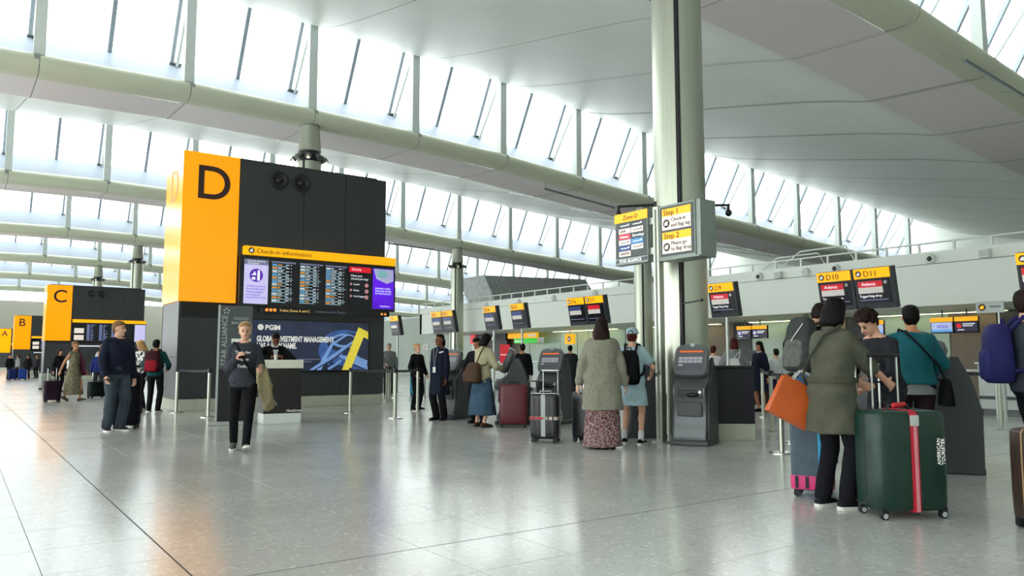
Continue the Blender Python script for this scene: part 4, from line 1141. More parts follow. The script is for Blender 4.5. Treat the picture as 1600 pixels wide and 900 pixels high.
def person(label, x, y, hd, H=1.7, skin='fair', hair=('short', None), top=None, bottom=None, shoes=None, lean=0.0, side=0.0, hpitch=0.0, hyaw=0.0, feet=None, hands=None, elbows=None, vox=0.014, male=True, group=None, z=0.0, extra=None, wide=1.0, face_on=True, curl=55):
    root = thing('person', label, 'person', (x, y, z), head(hd), group)
    s = H / 1.7
    root.scale = (s, s, s)
    sw = (0.172 if male else 0.147) * (0.5 + wide / 2); hipw = 0.092 if male else 0.098
    pivot = Vector((0, 0, 0.95)); la = R(lean)
    def U(p, k=1.0):
        return rx(Vector(p), pivot, la * k)
    feet = feet or ((0.10, 0.0, 12, 0.0, 0), (-0.10, 0.0, -12, 0.0, 0))   # left, right: x, y, toe-out angle, lift, pitch
    hands = hands or ((0.27, -0.02, 0.74), (-0.27, -0.02, 0.74))
    elbows = elbows or ((0.4, 0.6, 0), (-0.4, 0.6, 0))
    B = MB()
    TR = [(0.80, 0.10, 0.085, 0.0), (0.86, 0.15, 0.105, 0.005), (0.93, 0.163, 0.112, 0.01), (1.02, 0.14 if male else 0.128, 0.098, 0.0), (1.12, 0.14 if male else 0.125, 0.10, -0.004), (1.24, 0.158 if male else 0.142, 0.112, -0.008), (1.34, 0.160 if male else 0.142, 0.100, 0.0), (1.40, 0.115, 0.075, 0.01), (1.44, 0.058, 0.058, 0.012)]
    def kk(z): return min(max((z - 0.92) / 0.22, 0), 1)
    def tring(z, hw, hd_, yo, n=20, pw=0.85):
        k = kk(z); c = U((0, yo, z), k)
        u = Vector((hw * wide, 0, 0)); w = rx(Vector((0, hd_ * (0.6 + 0.4 * wide), 0)), (0, 0, 0), la * k)
        return B.ring(c, u, w, n, pw)
    B.loft([tring(*t) for t in TR])
    # legs
    legs = []
    for i, sx_ in ((0, 1), (1, -1)):
        fx, fy, fa, fl, fp = feet[i]
        hip = Vector((sx_ * hipw, 0, 0.90)); ank = Vector((fx, fy + 0.035, 0.085 + fl))
        toe = Vector((math.sin(R(fa)), -math.cos(R(fa)), 0))
        knee, ank = ik(hip, ank, 0.425, 0.41, toe + Vector((0, -0.4, 0)))
        B.capsule(hip, knee, 0.082, 0.052, 14); B.capsule(knee, ank, 0.05, 0.034, 12)
        B.ball(knee.lerp(ank, 0.28) - toe * 0.012, (0.052, 0.055, 0.10), 10, 6)
        fd = (toe * math.cos(R(fp)) + Vector((0, 0, -math.sin(R(fp))))).normalized()
        upv = (Vector((0, 0, 1)) - fd * fd.z).normalized()
        B.capsule(ank - upv * 0.05 - fd * 0.03, ank - upv * 0.055 + fd * 0.12, 0.029, 0.024, 10)
        legs.append((hip, knee, ank, fd, upv))
    # arms and hands
    arms = []
    fr = 0.0095 if vox < 0.011 else 0.012
    for i, sx_ in ((0, 1), (1, -1)):
        sh = U((sx_ * sw, 0.0, 1.355)); tgt = Vector(hands[i])
        el, wr = ik(sh, tgt, 0.285, 0.25, Vector(elbows[i]))
        B.capsule(U((sx_ * 0.045, 0.008, 1.415)), sh, 0.045, 0.05, 12); B.capsule(sh, el, 0.05, 0.039, 12); B.capsule(el, wr, 0.039, 0.026, 12)
        d = (wr - el).normalized(); inn = Vector((-sx_, -0.25, 0.0)); inn = (inn - d * inn.dot(d)).normalized(); tv = d.cross(inn).normalized()
        if tv.y > 0: tv = -tv
        pc = wr + d * 0.055
        B.capsule(wr + d * 0.015, wr + d * 0.075, 0.032, 0.036, 12, 0, 0.45, tv)
        for q, (off, ln) in enumerate(((0.030, 0.036), (0.010, 0.042), (-0.011, 0.039), (-0.031, 0.03))):
            b0 = wr + d * 0.092 + tv * off
            c1 = R(curl * 0.45); c2 = R(curl)
            b1 = b0 + (d * math.cos(c1) + inn * math.sin(c1)) * ln; b2 = b1 + (d * math.cos(c2) + inn * math.sin(c2)) * ln * 0.9
            B.capsule(b0, b1, fr, fr * 0.92, 8); B.capsule(b1, b2, fr * 0.92, fr * 0.8, 8)
        t0 = wr + d * 0.03 + tv * 0.026; t1 = t0 + (tv * 0.7 + d * 0.6 + inn * 0.4).normalized() * 0.042; t2 = t1 + (d * 0.85 + inn * 0.5).normalized() * 0.032
        B.capsule(t0, t1, fr * 1.2, fr, 8); B.capsule(t1, t2, fr, fr * 0.85, 8)
        arms.append((sh, el, wr))
    # head
    nb = U((0, 0.012, 1.42)); hcen = U((0, -0.012, 1.575)) + Vector((0, -0.03 * math.sin(R(max(hpitch, 0))) * 2, -0.02 * abs(math.sin(R(hpitch)))))
    HM = (Euler((0, 0, R(hyaw))).to_matrix() @ Euler((R(hpitch + lean * 0.35), 0, 0)).to_matrix()) * 0.93
    def Hp(a, b, c): return hcen + HM @ Vector((a, b, c))
    B.capsule(nb, Hp(0, 0.02, -0.06), 0.054, 0.05, 12)
    B.ball(Hp(0, 0.014, 0.032), (0.078, 0.096, 0.10), 18, 11, mat=HM)
    B.ball(Hp(0, -0.022, -0.035), (0.062, 0.072, 0.082), 16, 10, mat=HM)
    B.ball(Hp(0, -0.066, -0.098), (0.03, 0.024, 0.022), 10, 6, mat=HM)
    B.capsule(Hp(0, -0.094, 0.01), Hp(0, -0.109, -0.027), 0.009, 0.014, 8)
    for sx_ in (-1, 1): B.ball(Hp(sx_ * 0.079, 0.012, -0.004), (0.011, 0.02, 0.03), 8, 6, mat=HM)
    body = remeshed(B, 'body', SK[skin], root, vox, 3 if vox > 0.011 else 2)
    if face_on:
        for sx_ in (-1, 1):
            MB().ball(Hp(sx_ * 0.031, -0.085, 0.002), (0.014, 0.008, 0.0085), 8, 5, mat=HM).build('eye', M_eye, root, smooth=60)
            MB().tube([Hp(sx_ * 0.014, -0.094, 0.022), Hp(sx_ * 0.03, -0.092, 0.027), Hp(sx_ * 0.047, -0.083, 0.022)], 0.0045, 5).build('eyebrow', hair[1] or HD, root)
        MB().ball(Hp(0, -0.090, -0.062), (0.023, 0.010, 0.008), 10, 5, mat=HM).build('lips', M_lip, root, smooth=60)
    # hair
    st, hm = hair[0], hair[1]
    def hring(zc, hw, yf, yb, n=18): return [Hp(0, 0, 0) + HM @ (Vector((0, (yf + yb) / 2, zc)) + Vector((hw * math.cos(2 * PI * j / n), (yb - yf) / 2 * math.sin(2 * PI * j / n), 0))) for j in range(n)]
    if hm:
        rings = [hring(0.142, 0.02, -0.01, 0.03), hring(0.132, 0.05, -0.05, 0.075), hring(0.108, 0.075, -0.082, 0.105), hring(0.08, 0.086, -0.094, 0.117), hring(0.05, 0.09, -0.088, 0.122)]
        if st in ('short', 'cap', 'curly', 'bald'):
            rings[3] = hring(0.082, 0.085, -0.088, 0.116); rings[4] = hring(0.056, 0.088, -0.062, 0.12)
            rings += [hring(0.03, 0.087, -0.024, 0.118), hring(0.0, 0.085, 0.0, 0.112), hring(-0.03, 0.078, 0.03, 0.10), hring(-0.065, 0.06, 0.04, 0.082), hring(-0.085, 0.04, 0.045, 0.07)]
        elif st in ('bun', 'pony'):
            rings[3] = hring(0.085, 0.083, -0.075, 0.115); rings[4] = hring(0.055, 0.086, -0.035, 0.118)
            rings += [hring(0.025, 0.086, -0.012, 0.116), hring(0.0, 0.083, 0.012, 0.11), hring(-0.03, 0.075, 0.03, 0.10), hring(-0.06, 0.055, 0.045, 0.08)]
        elif st == 'bob':
            rings += [hring(0.02, 0.096, -0.062, 0.126), hring(-0.02, 0.102, -0.05, 0.13), hring(-0.07, 0.108, -0.04, 0.132), hring(-0.115, 0.108, -0.02, 0.13), hring(-0.14, 0.09, 0.0, 0.115), hring(-0.15, 0.05, 0.03, 0.08)]
        elif st == 'long':
            rings += [hring(0.02, 0.094, -0.062, 0.126), hring(-0.03, 0.1, -0.045, 0.13), hring(-0.09, 0.108, -0.015, 0.135), hring(-0.16, 0.115, 0.02, 0.142), hring(-0.24, 0.11, 0.05, 0.15), hring(-0.32, 0.085, 0.075, 0.145), hring(-0.38, 0.04, 0.09, 0.13)]
        mb = MB(); mb.loft(list(reversed(rings)))
        if st == 'bun':
            mb.ball(Hp(0, 0.10, 0.095), (0.05, 0.05, 0.05), 12, 8)
        if st == 'pony':
            mb.tube([Hp(0, 0.10, 0.03), Hp(0, 0.135, -0.02), Hp(0, 0.125, -0.10), Hp(0, 0.10, -0.2)], [0.035, 0.032, 0.03, 0.008], 10)
        if st == 'curly':
            rc = random.Random(5)
            for k in range(60):
                a, e = rc.uniform(0, 2 * PI), rc.uniform(-0.25, 1.4)
                px_, py_, pz_ = 0.092 * math.cos(a) * math.cos(e), 0.015 + 0.11 * math.sin(a) * math.cos(e), 0.045 + 0.1 * math.sin(e)
                if py_ < -0.04 and pz_ < 0.055: continue
                mb.ball(Hp(px_, py_, pz_), 0.027, 8, 5)
        remeshed(mb, 'hair', hm, root, max(vox * 0.9, 0.009), 2, 0.012 if st != 'short' else 0.006, 0.03)
    # clothes
    def torso_shell(hem, ease, flare, neck=1.425, open_v=False):
        rr = []
        zs_ = [z_ for z_ in (0.36, 0.5, 0.62, 0.74) if z_ > hem + 0.03]
        pts = [(hem, 0)] + [(z_, 0) for z_ in zs_]
        for z_, _ in pts:
            if z_ < 0.84:
                e = ease + flare * (0.84 - z_); rr.append(tring(z_, 0.16 + e, 0.108 + e, 0.004, 24))
        for (z_, hw, hd_, yo) in TR:
            if z_ > max(hem, 0.83) and z_ < neck: rr.append(tring(z_, max(hw, 0.05) + ease, hd_ + ease, yo, 24))
        if hem >= 0.84: rr.insert(0, tring(hem, 0.155 + ease, 0.11 + ease, 0.004, 24))
        rr.append(tring(neck, 0.075 + ease * 0.3, 0.062 + ease * 0.3, 0.012, 24))
        return rr
    if bottom:
        k = bottom['kind']; bm_ = MB(); e = bottom.get('ease', 0.014)
        if k in ('trousers', 'jeans', 'leggings', 'shorts'):
            bm_.loft([tring(z_, hw + e, hd_ + e, yo) for (z_, hw, hd_, yo) in ((0.80, 0.12, 0.09, 0), (0.86, 0.155, 0.108, 0.004), (0.93, 0.165, 0.113, 0.006), (1.0, 0.145, 0.102, 0.0))])
            for (hip, knee, ank, fd, upv) in legs:
                bm_.capsule(hip, knee, 0.084 + e, 0.054 + e * 1.3, 14)
                if k != 'shorts': bm_.capsule(knee, Vector((ank.x, ank.y, max(ank.z - 0.012, 0.040 + e * 1.6 + 0.014))), 0.053 + e * 1.3, 0.040 + e * 1.6, 14)
        else:
            hem = bottom.get('hem', 0.4); r0 = bottom.get('r', 0.24)
            fx = (feet[0][0] + feet[1][0]) / 2; fy = (feet[0][1] + feet[1][1]) / 2
            rr = [tring(1.0, 0.145 + e, 0.1 + e, 0), tring(0.93, 0.168 + e, 0.116 + e, 0.006)]
            for i in range(1, 6):
                t_ = i / 5; z_ = 0.93 + (hem - 0.93) * t_
                a_ = 0.172 + e + (r0 - 0.17) * t_; n_ = 40
                rr.append([(fx * t_ + a_ * math.cos(2 * PI * j / n_ ) * (1 + 0.035 * t_ * math.cos(8 * 2 * PI * j / n_)), fy * t_ + a_ * 0.8 * math.sin(2 * PI * j / n_) * (1 + 0.035 * t_ * math.cos(8 * 2 * PI * j / n_)), z_) for j in range(n_)])
            rr = [B.ring(Vector((0, 0, 1.0)), (0.145 + e, 0, 0), (0, 0.1 + e, 0), 40), B.ring(Vector((0, 0.005, 0.93)), (0.17 + e, 0, 0), (0, 0.118 + e, 0), 40)] + rr[2:]
            bm_.loft(list(reversed(rr)))
        remeshed(bm_, bottom.get('name', k), bottom['mat'], root, max(vox * 1.1, 0.011), 3, bottom.get('disp', 0.018), 0.12)
    if top:
        e = top.get('ease', 0.018); tm = MB()
        tm.loft(torso_shell(top.get('hem', 0.86), e, top.get('flare', 0.0), top.get('neck', 1.425)))
        sl = top.get('sleeve', 'long')
        for (sh, el, wr) in arms:
            sx_ = 1 if sh.x > 0 else -1
            se = top.get('sease', e * 0.75)
            tm.capsule(U((sx_ * 0.05, 0.008, 1.40)), sh, 0.045 + se * 0.3, 0.052 + se * 0.8, 14)
            if sl == 'long':
                tm.capsule(sh, el, 0.050 + se * 0.8, 0.044 + se, 14); tm.capsule(el, el.lerp(wr, 0.92), 0.044 + se, 0.032 + se, 14)
            elif sl == 'elbow':
                tm.capsule(sh, el, 0.053 + se, 0.05 + se, 14); tm.capsule(el, el.lerp(wr, 0.25), 0.048 + se, 0.045 + se, 14)
            elif sl == 'short':
                tm.capsule(sh, sh.lerp(el, 0.6), 0.053 + se, 0.054 + se, 14)
        remeshed(tm, top.get('name', 'top'), top['mat'], root, max(vox * 1.1, 0.011), 3, top.get('disp', 0.02), 0.14)
        if top.get('collar'):
            cc = MB(); c0 = U((0, 0.012, 1.40)); c1 = U((0, 0.02, 1.455))
            cc.loft([B.ring(c0, (0.088, 0, 0), (0, 0.078, 0), 18), B.ring(c1, (0.068, 0, 0), (0, 0.066, 0), 18), B.ring(c1 - Vector((0, 0, 0.004)), (0.06, 0, 0), (0, 0.058, 0), 18), B.ring(c0, (0.06, 0, 0), (0, 0.058, 0), 18)], cap=False)
            cc.build('collar', top['collar'], root, smooth=50)
    if shoes:
        for (hip, knee, ank, fd, upv) in legs:
            sd = fd.cross(upv).normalized(); c = ank - upv * 0.085
            def sring(t, hw, h, z0=0.0): return [c + fd * t + sd * (hw * math.cos(2 * PI * j / 12)) + upv * (z0 + h * (0.5 + 0.5 * math.sin(2 * PI * j / 12))) for j in range(12)]
            mb = MB(); mb.loft([sring(-0.075, 0.02, 0.05), sring(-0.065, 0.034, 0.075), sring(-0.02, 0.04, 0.09), sring(0.04, 0.044, 0.078), sring(0.10, 0.046, 0.06), sring(0.15, 0.04, 0.048), sring(0.178, 0.02, 0.035)])
            so = mb.build('shoe', shoes[0], root, smooth=70)
            sl_ = [(-0.08, 0.022), (-0.06, 0.038), (-0.01, 0.043), (0.05, 0.047), (0.11, 0.049), (0.16, 0.04), (0.185, 0.018)]
            out = [(t, w) for t, w in sl_] + [(t, -w) for t, w in reversed(sl_)]
            mb = MB(); mb.loft([[c + fd * t + sd * w + upv * z_ for t, w in out] for z_ in (0.0, 0.026)])
            mb.build('sole', shoes[1], so)
            if len(shoes) > 2:
                MB().capsule(ank - upv * 0.02, ank + (knee - ank).normalized() * 0.09, 0.043, 0.046, 12).build('sock', shoes[2], root, smooth=60)
    root['_s'] = s
    J = {'arms': arms, 'legs': legs, 'head': hcen, 'Hp': Hp, 'U': U, 'HM': HM, 's': s, 'tring': tring}
    return root, J
def world(root, p):
    m = Matrix.Translation(root.location) @ Euler(root.rotation_euler).to_matrix().to_4x4() @ Matrix.Diagonal((root.scale[0], root.scale[1], root.scale[2], 1))
    return m @ Vector(p)

# ------------------------------------------------------------------ bags
def rbox_rings(w, d, z0, z1, r=0.3, n=24, belly=0.0):
    rings = []
    for t, k in ((0, 0.82), (0.015, 0.93), (0.05, 0.985), (0.3, 1.0), (0.7, 1.0), (0.95, 0.985), (0.985, 0.93), (1, 0.82)):
        rings.append([(w / 2 * k * math.copysign(abs(math.cos(2 * PI * j / n)) ** r, math.cos(2 * PI * j / n)), d / 2 * (k if k < 1 else 1 + belly) * math.copysign(abs(math.sin(2 * PI * j / n)) ** r, math.sin(2 * PI * j / n)), z0 + (z1 - z0) * t) for j in range(n)])
    return rings
def suitcase(label, x, y, rz, w, d, h, mat, trim=None, handle=0.0, ribs=False, group=None, grip=None, strap=None, hx=0.0, wheel=None):
    t = thing('suitcase', label, 'suitcase', (x, y, 0), rz, group)
    z0 = 0.06
    trim = trim or M_rubber
    MB().loft(rbox_rings(w, d, z0, h)).build('shell', mat, t, smooth=50)
    # zip seam and corner wheels
    MB().loft([[(p[0] * 1.004, p[1], p[2]) for p in r_] for r_ in rbox_rings(w * 1.006, 0.02, z0 - 0.002, h + 0.002, 0.2)]).build('zip_seam', trim, t)
    for sx_ in (-1, 1):
        for sy_ in (-1, 1):
            cx, cy = sx_ * (w / 2 - 0.05), sy_ * (d / 2 - 0.045)
            wo = MB().cyl((cx, cy - 0.018, 0.03), (cx, cy + 0.018, 0.03), 0.03, n=12).build('wheel', M_rubber, t, smooth=40)
            if wheel: MB().cyl((cx, cy - 0.022, 0.03), (cx, cy + 0.022, 0.03), 0.02, n=10).build('hub', wheel, wo, smooth=40)
            MB().bb(cx - 0.026, cx + 0.026, cy - 0.02, cy + 0.02, 0.035, 0.085).build('wheel_fork', M_rubber, wo)
    if ribs:
        for k in range(-2, 3):
            if abs(k) < 1: continue
            xx = k * w / 6
            for sy_ in (-1, 1): MB().bb(xx - 0.012, xx + 0.012, sy_ * d / 2 - 0.006, sy_ * d / 2 + 0.006, z0 + 0.07, h - 0.07).build('rib', mat, t, bevel=0.004)
    MB().tube([(-0.09, 0, h - 0.005), (-0.08, 0, h + 0.03), (0.08, 0, h + 0.03), (0.09, 0, h - 0.005)], 0.012, 8).build('carry_handle', trim, t)
    MB().tube([(w / 2 - 0.002, 0, h * 0.45), (w / 2 + 0.025, 0, h * 0.48), (w / 2 + 0.025, 0, h * 0.62), (w / 2 - 0.002, 0, h * 0.65)], 0.01, 8).build('side_handle', trim, t)
    if handle > 0:
        th = empty('telescopic_handle'); bpy.data.objects.remove(th)
        hy = d / 2 - 0.03
        rod = MB().cyl((hx - 0.11, hy, h - 0.05), (hx - 0.11, hy, h + handle), 0.009, n=8).build('handle_rod', M_chrome, t)
        MB().cyl((hx + 0.11, hy, h - 0.05), (hx + 0.11, hy, h + handle), 0.009, n=8).build('handle_rod', M_chrome, t)
        MB().capsule((hx - 0.12, hy, h + handle), (hx + 0.12, hy, h + handle), 0.018, 0.018, 10).build('handle_grip', grip or M_rubber, t, smooth=60)
    if strap:
        smat, horiz, stripe = strap
        if horiz is not None:
            MB().loft([[(p[0] * 1.012, p[1] * 1.03, z_) for p in rbox_rings(w, d, z0, h)[3]] for z_ in (horiz, horiz + 0.045)]).build('luggage_strap', smat, t)
        else:
            mb = MB(); mb.loft([[(x_, p[1], p[2]) for p in [(0, -d / 2 - 0.006, z0 - 0.003), (0, -d / 2 - 0.008, h * 0.5), (0, -d / 2 - 0.006, h - 0.03), (0, -d / 2 + 0.03, h + 0.005), (0, d / 2 - 0.03, h + 0.005), (0, d / 2 + 0.006, h - 0.03), (0, d / 2 + 0.006, z0), (0, d / 2 - 0.03, z0 - 0.006), (0, -d / 2 + 0.03, z0 - 0.006)]] for x_ in (-0.03, 0.03)])
            so = mb.build('luggage_strap', smat, t)
            if stripe: MB().bb(-0.008, 0.016, -d / 2 - 0.013, -d / 2 - 0.006, z0, h - 0.04).build('strap_stripe', stripe, so)
            MB().bb(-0.034, 0.034, -d / 2 - 0.018, -d / 2 - 0.004, h - 0.11, h - 0.03).build('buckle', M_lgrey, so, bevel=0.004)
    return t
def backpack(label, root, J, mat, pocket, w=0.30, h=0.46, d=0.16, zc=1.18, yb=0.13, extra=None, straps=True):
    """worn on the back of a person: local +Y side"""
    U = J['U']
    t = thing('backpack', label, 'backpack', root.location, root.rotation_euler.z)
    t.scale = root.scale
    def L(px_, py_, pz_): return U((px_, py_, pz_))
    n = 20; rings = []
    for f, k in ((0, 0.7), (0.04, 0.92), (0.2, 1.05), (0.5, 1.0), (0.8, 0.93), (0.95, 0.75), (1.0, 0.45)):
        z_ = zc - h / 2 + h * f
        rings.append([L(w / 2 * k * math.copysign(abs(math.cos(2 * PI * j / n)) ** 0.6, math.cos(2 * PI * j / n)), yb + d / 2 + d / 2 * k * math.copysign(abs(math.sin(2 * PI * j / n)) ** 0.6, math.sin(2 * PI * j / n)), z_) for j in range(n)])
    MB().loft(rings).build('main_compartment', mat, t, smooth=60)
    rings = []
    for f, k in ((0, 0.7), (0.1, 0.95), (0.5, 1.0), (0.9, 0.9), (1.0, 0.6)):
        z_ = zc - h / 2 + 0.03 + h * 0.5 * f
        rings.append([L(w * 0.38 * k * math.copysign(abs(math.cos(2 * PI * j / n)) ** 0.6, math.cos(2 * PI * j / n)), yb + d * 0.95 + 0.035 * k * math.copysign(abs(math.sin(2 * PI * j / n)) ** 0.6, math.sin(2 * PI * j / n)), z_) for j in range(n)])
    MB().loft(rings).build('front_pocket', pocket, t, smooth=60)
    if straps:
        for sx_ in (-1, 1):
            MB().tube([L(sx_ * 0.08, yb + 0.03, zc + h * 0.38), L(sx_ * 0.09, 0.06, 1.465), L(sx_ * 0.095, -0.05, 1.455), L(sx_ * 0.10, -0.148, 1.30), L(sx_ * 0.115, -0.142, 1.16), L(sx_ * 0.165, -0.05, 1.07), L(sx_ * 0.175, 0.06, 1.03), L(sx_ * 0.12, yb + 0.03, zc - h * 0.3)], 0.018, 8).build('shoulder_strap', mat, t, smooth=60)
    MB().tube([L(-0.03, yb + 0.05, zc + h / 2 - 0.01), L(-0.025, yb + 0.05, zc + h / 2 + 0.04), L(0.025, yb + 0.05, zc + h / 2 + 0.04), L(0.03, yb + 0.05, zc + h / 2 - 0.01)], 0.009, 6).build('grab_loop', mat, t)
    return t, L
NEAR, MID, FAR = 0.0085, 0.0105, 0.02
navy = fab('navy_wool', '1D2233'); jean = fab('faded_blue_denim', '3E4852', 0.3, 3, 0.3, 120); jeanb = fab('mid_blue_denim', '41597A', 0.3, 3)
blackc = fab('black_cloth', '17171B'); charc = fab('charcoal_cloth', '2B2C31'); marl = fab('dark_marl_jersey', '3A3D45', 0.35, 40)
olive = fab('olive_cotton', '55564A', 0.12); cream = fab('cream_cotton', 'B3AC8E'); beige = fab('beige_knit', '8C8B7C', 0.12, 30, 0.4, 140)
bskirt = fab('slate_blue_cotton', '3D5468'); teal = fab('teal_leather', '1B5F68', 0.12, 6, 0.15, 40, 0.55); ltblue = fab('pale_blue_cotton', 'A9C3CC')
whitec = fab('white_cotton', 'D5D7D6'); greyc = fab('mid_grey_cotton', '84888A'); white_sh = fab('white_trainer', 'CFCFC8', rough=0.6)
burg = fab('burgundy_cloth', '4A2030'); khaki = fab('khaki_print', '77705A', 0.4, 18); brownl = fab('brown_leather', '4B382B', rough=0.6)
def patterned(name, cols, scale):
    m = pm(name, cols[0], 0.85, var=0.1); nt = m.node_tree; b = nt.nodes['Principled BSDF']
    tc = nt.nodes.new('ShaderNodeTexCoord'); vo = nt.nodes.new('ShaderNodeTexVoronoi'); vo.inputs['Scale'].default_value = scale
    rp = nt.nodes.new('ShaderNodeValToRGB'); rp.color_ramp.interpolation = 'CONSTANT'
    rp.color_ramp.elements[0].color = hexc(cols[0]) + (1,); rp.color_ramp.elements[1].color = hexc(cols[-1]) + (1,); rp.color_ramp.elements[1].position = 0.75
    for k, c_ in enumerate(cols[1:-1]): e = rp.color_ramp.elements.new(0.3 + 0.22 * k); e.color = hexc(c_) + (1,)
    sp_ = nt.nodes.new('ShaderNodeSeparateColor')
    nt.links.new(tc.outputs['Object'], vo.inputs['Vector']); nt.links.new(vo.outputs['Color'], sp_.inputs['Color']); nt.links.new(sp_.outputs['Green'], rp.inputs['Fac']); nt.links.new(rp.outputs['Color'], b.inputs['Base Color'])
    return m
floral = patterned('rose_floral_print', ['5A2A34', '8E7C7A', '7A4048', '30181F', 'A39690'], 85)
stripe = patterned('black_white_knit', ['D8D8D4', '1A1A1E', 'D8D8D4'], 22)
T = lambda mat, **k: dict(mat=mat, **k)

# --- man in navy sweater
m1, J1 = person('man in navy sweater and jeans looking sideways in front of a dark suitcase', 2.20, 14.42, 292, 1.84, 'fair', ('short', HSB), T(navy, name='sweater', hem=0.87, ease=0.03), dict(kind='jeans', mat=jean, ease=0.022, disp=0.025), (fab('dark_canvas_shoe', '2A2A2C'), M_sole), feet=((0.10, -0.02, 15, 0, 0), (-0.09, 0.02, -20, 0, 0)), hands=((0.27, -0.02, 0.80), (-0.27, -0.14, 0.86)), hyaw=28, vox=MID, wide=1.08)
tag(MB().box((0, 0, 0), (0.24, 0.09, 0.012)).build('passport_wallet', M_black, None, world(m1, Vector((-0.28, -0.20, 0.80))), R(20), bevel=0.003), 'slim dark wallet held by the man in the navy sweater', 'wallet')
suitcase('dark suitcase standing behind the man in the navy sweater', 2.45, 14.86, R(-20), 0.42, 0.28, 0.97, fab('midnight_nylon', '15161F'))

# --- woman walking
m2, J2 = person('woman with a hairband walking and holding a coat', 3.09, 10.36, 254, 1.68, 'fair', ('bun', pm('dirty_blonde_hair', '9A7A50', 0.6, spec=0.15, var=0.25, scale=20, bump=0.5, bscale=60, stretch=(1, 1, 0.2))), T(marl, name='sweatshirt', hem=0.84, ease=0.032), dict(kind='leggings', mat=blackc, ease=0.008, disp=0.008), (fab('grey_trainer', '5A5A58'), M_sole), feet=((0.05, -0.26, 5, 0.026, -18), (-0.10, 0.14, -6, 0.036, 12)), hands=((0.21, -0.28, 1.07), (-0.10, -0.19, 1.22)), elbows=((0.25, 0.6, -0.9), (-0.3, 0.35, -1.0)), vox=NEAR, male=False, curl=75)
J2['Hp']
MB().tube([J2['Hp'](0.085 * math.cos(R(a)), 0.01 + 0.02 * math.sin(R(a)), 0.045 + 0.1 * math.sin(R(a))) for a in range(0, 181, 20)], 0.012, 8).build('hairband', fab('straw_band', 'C9B58A'), m2, smooth=60)
for k, (s_, z_) in enumerate((('Time for', 1.28), ('change', 1.19), ('Today', 1.10))):
    text(s_, 0.055, M_white, m2, -0.02, z_, -0.163, 'sweatshirt_print', align='CENTER', depth=0.004)
# shoulder bag strap
tag(MB().tube([world(m2, p) for p in ((-0.14, 0.06, 1.43), (-0.12, -0.08, 1.425), (-0.02, -0.165, 1.24), (0.08, -0.165, 1.05), (0.185, -0.10, 0.9), (0.2, 0.03, 0.86))], 0.016, 6).build('bag_strap', blackc, smooth=60), 'black cross-body strap worn by the walking woman', 'strap')
# coat over her forearm
mb = MB(); el, wr = J2['arms'][0][1], J2['arms'][0][2]
rows = []
for k, t_ in enumerate((-0.15, 0.1, 0.35, 0.6, 0.85, 1.1)):
    p = el.lerp(wr, t_)
    o_ = 0.06; dn = 0.44 + 0.12 * math.sin(k * 1.7)
    rows.append([p + Vector((0.155 + 0.03 * math.sin(k * 2.1), -0.03, -dn)), p + Vector((0.14, -0.03, -dn * 0.5)), p + Vector((0.075, -0.02, 0.02)), p + Vector((0, -0.02, 0.065)), p + Vector((-0.055, -0.03, 0.02)), p + Vector((-0.05, -0.07, -0.14)), p + Vector((-0.02, -0.08, -0.30)), p + Vector((0.06, -0.06, -dn - 0.01))])
mb.loft(rows)
co = thing('coat', 'beige coat draped over the walking woman\'s forearm', 'coat', m2.location, m2.rotation_euler.z); co.scale = m2.scale
remeshed(mb, 'drape', fab('sand_cotton', '8F8567'), co, 0.012, 6, 0.05, 0.1)
p_ = el.lerp(wr, 0.0) + Vector((0.11, 0, -0.36))
MB().tube([p_, p_ + Vector((0.06, -0.01, -0.06)), p_ + Vector((0.1, -0.02, -0.13))], 0.016, 6).build('belt_end', fab('sand_belt', 'A09A88'), co)

# --- man behind the lectern
m3, J3 = person('man in black suit bending over the lectern', 5.08, 15.16, 262, 1.76, 'brown', ('short', HB), T(blackc, name='jacket', hem=0.82, ease=0.03, collar=whitec), dict(kind='trousers', mat=blackc), (M_shb, M_rubber), lean=18, hpitch=30, hyaw=-12, hands=((0.13, -0.36, 1.195), (-0.13, -0.36, 1.195)), elbows=((0.8, 0.5, -0.2), (-0.8, 0.5, -0.2)), vox=MID)
mb = MB(); U3 = J3['U']; mb.loft([[U3((-0.05, -0.135, 1.40)), U3((0.05, -0.135, 1.40)), U3((0.0, -0.152, 1.18))], [U3((-0.05, -0.12, 1.40)), U3((0.05, -0.12, 1.40)), U3((0.0, -0.13, 1.18))]]); mb.build('shirt_front', whitec, m3)

# --- navy staff woman
m4, J4 = person('airline staff woman in long navy uniform coat with lanyard', 7.80, 13.30, 200, 1.70, 'brown', ('pony', HB), T(navy, name='uniform_coat', hem=0.50, ease=0.026, flare=0.10, collar=navy, disp=0.012), dict(kind='trousers', mat=blackc, ease=0.02), (M_shb, M_rubber), hands=((0.22, -0.06, 0.80), (-0.24, 0.06, 0.78)), vox=MID, male=False, hyaw=-8)
MB().tube([(0.05, -0.13, 1.40), (0.035, -0.165, 1.25), (0.01, -0.17, 1.05), (-0.02, -0.165, 1.25), (-0.045, -0.13, 1.40)], 0.006, 6).build('lanyard', fab('grey_lanyard', 'A9A9B0'), m4)
MB().bb(-0.02, 0.045, -0.185, -0.172, 0.94, 1.05).build('identity_card', M_whitep, m4)
MB().tube([(0.10, -0.125, 1.33), (0.14, -0.12, 1.34), (0.17, -0.09, 1.35)], 0.014, 6).build('white_badge', M_whitep, m4)

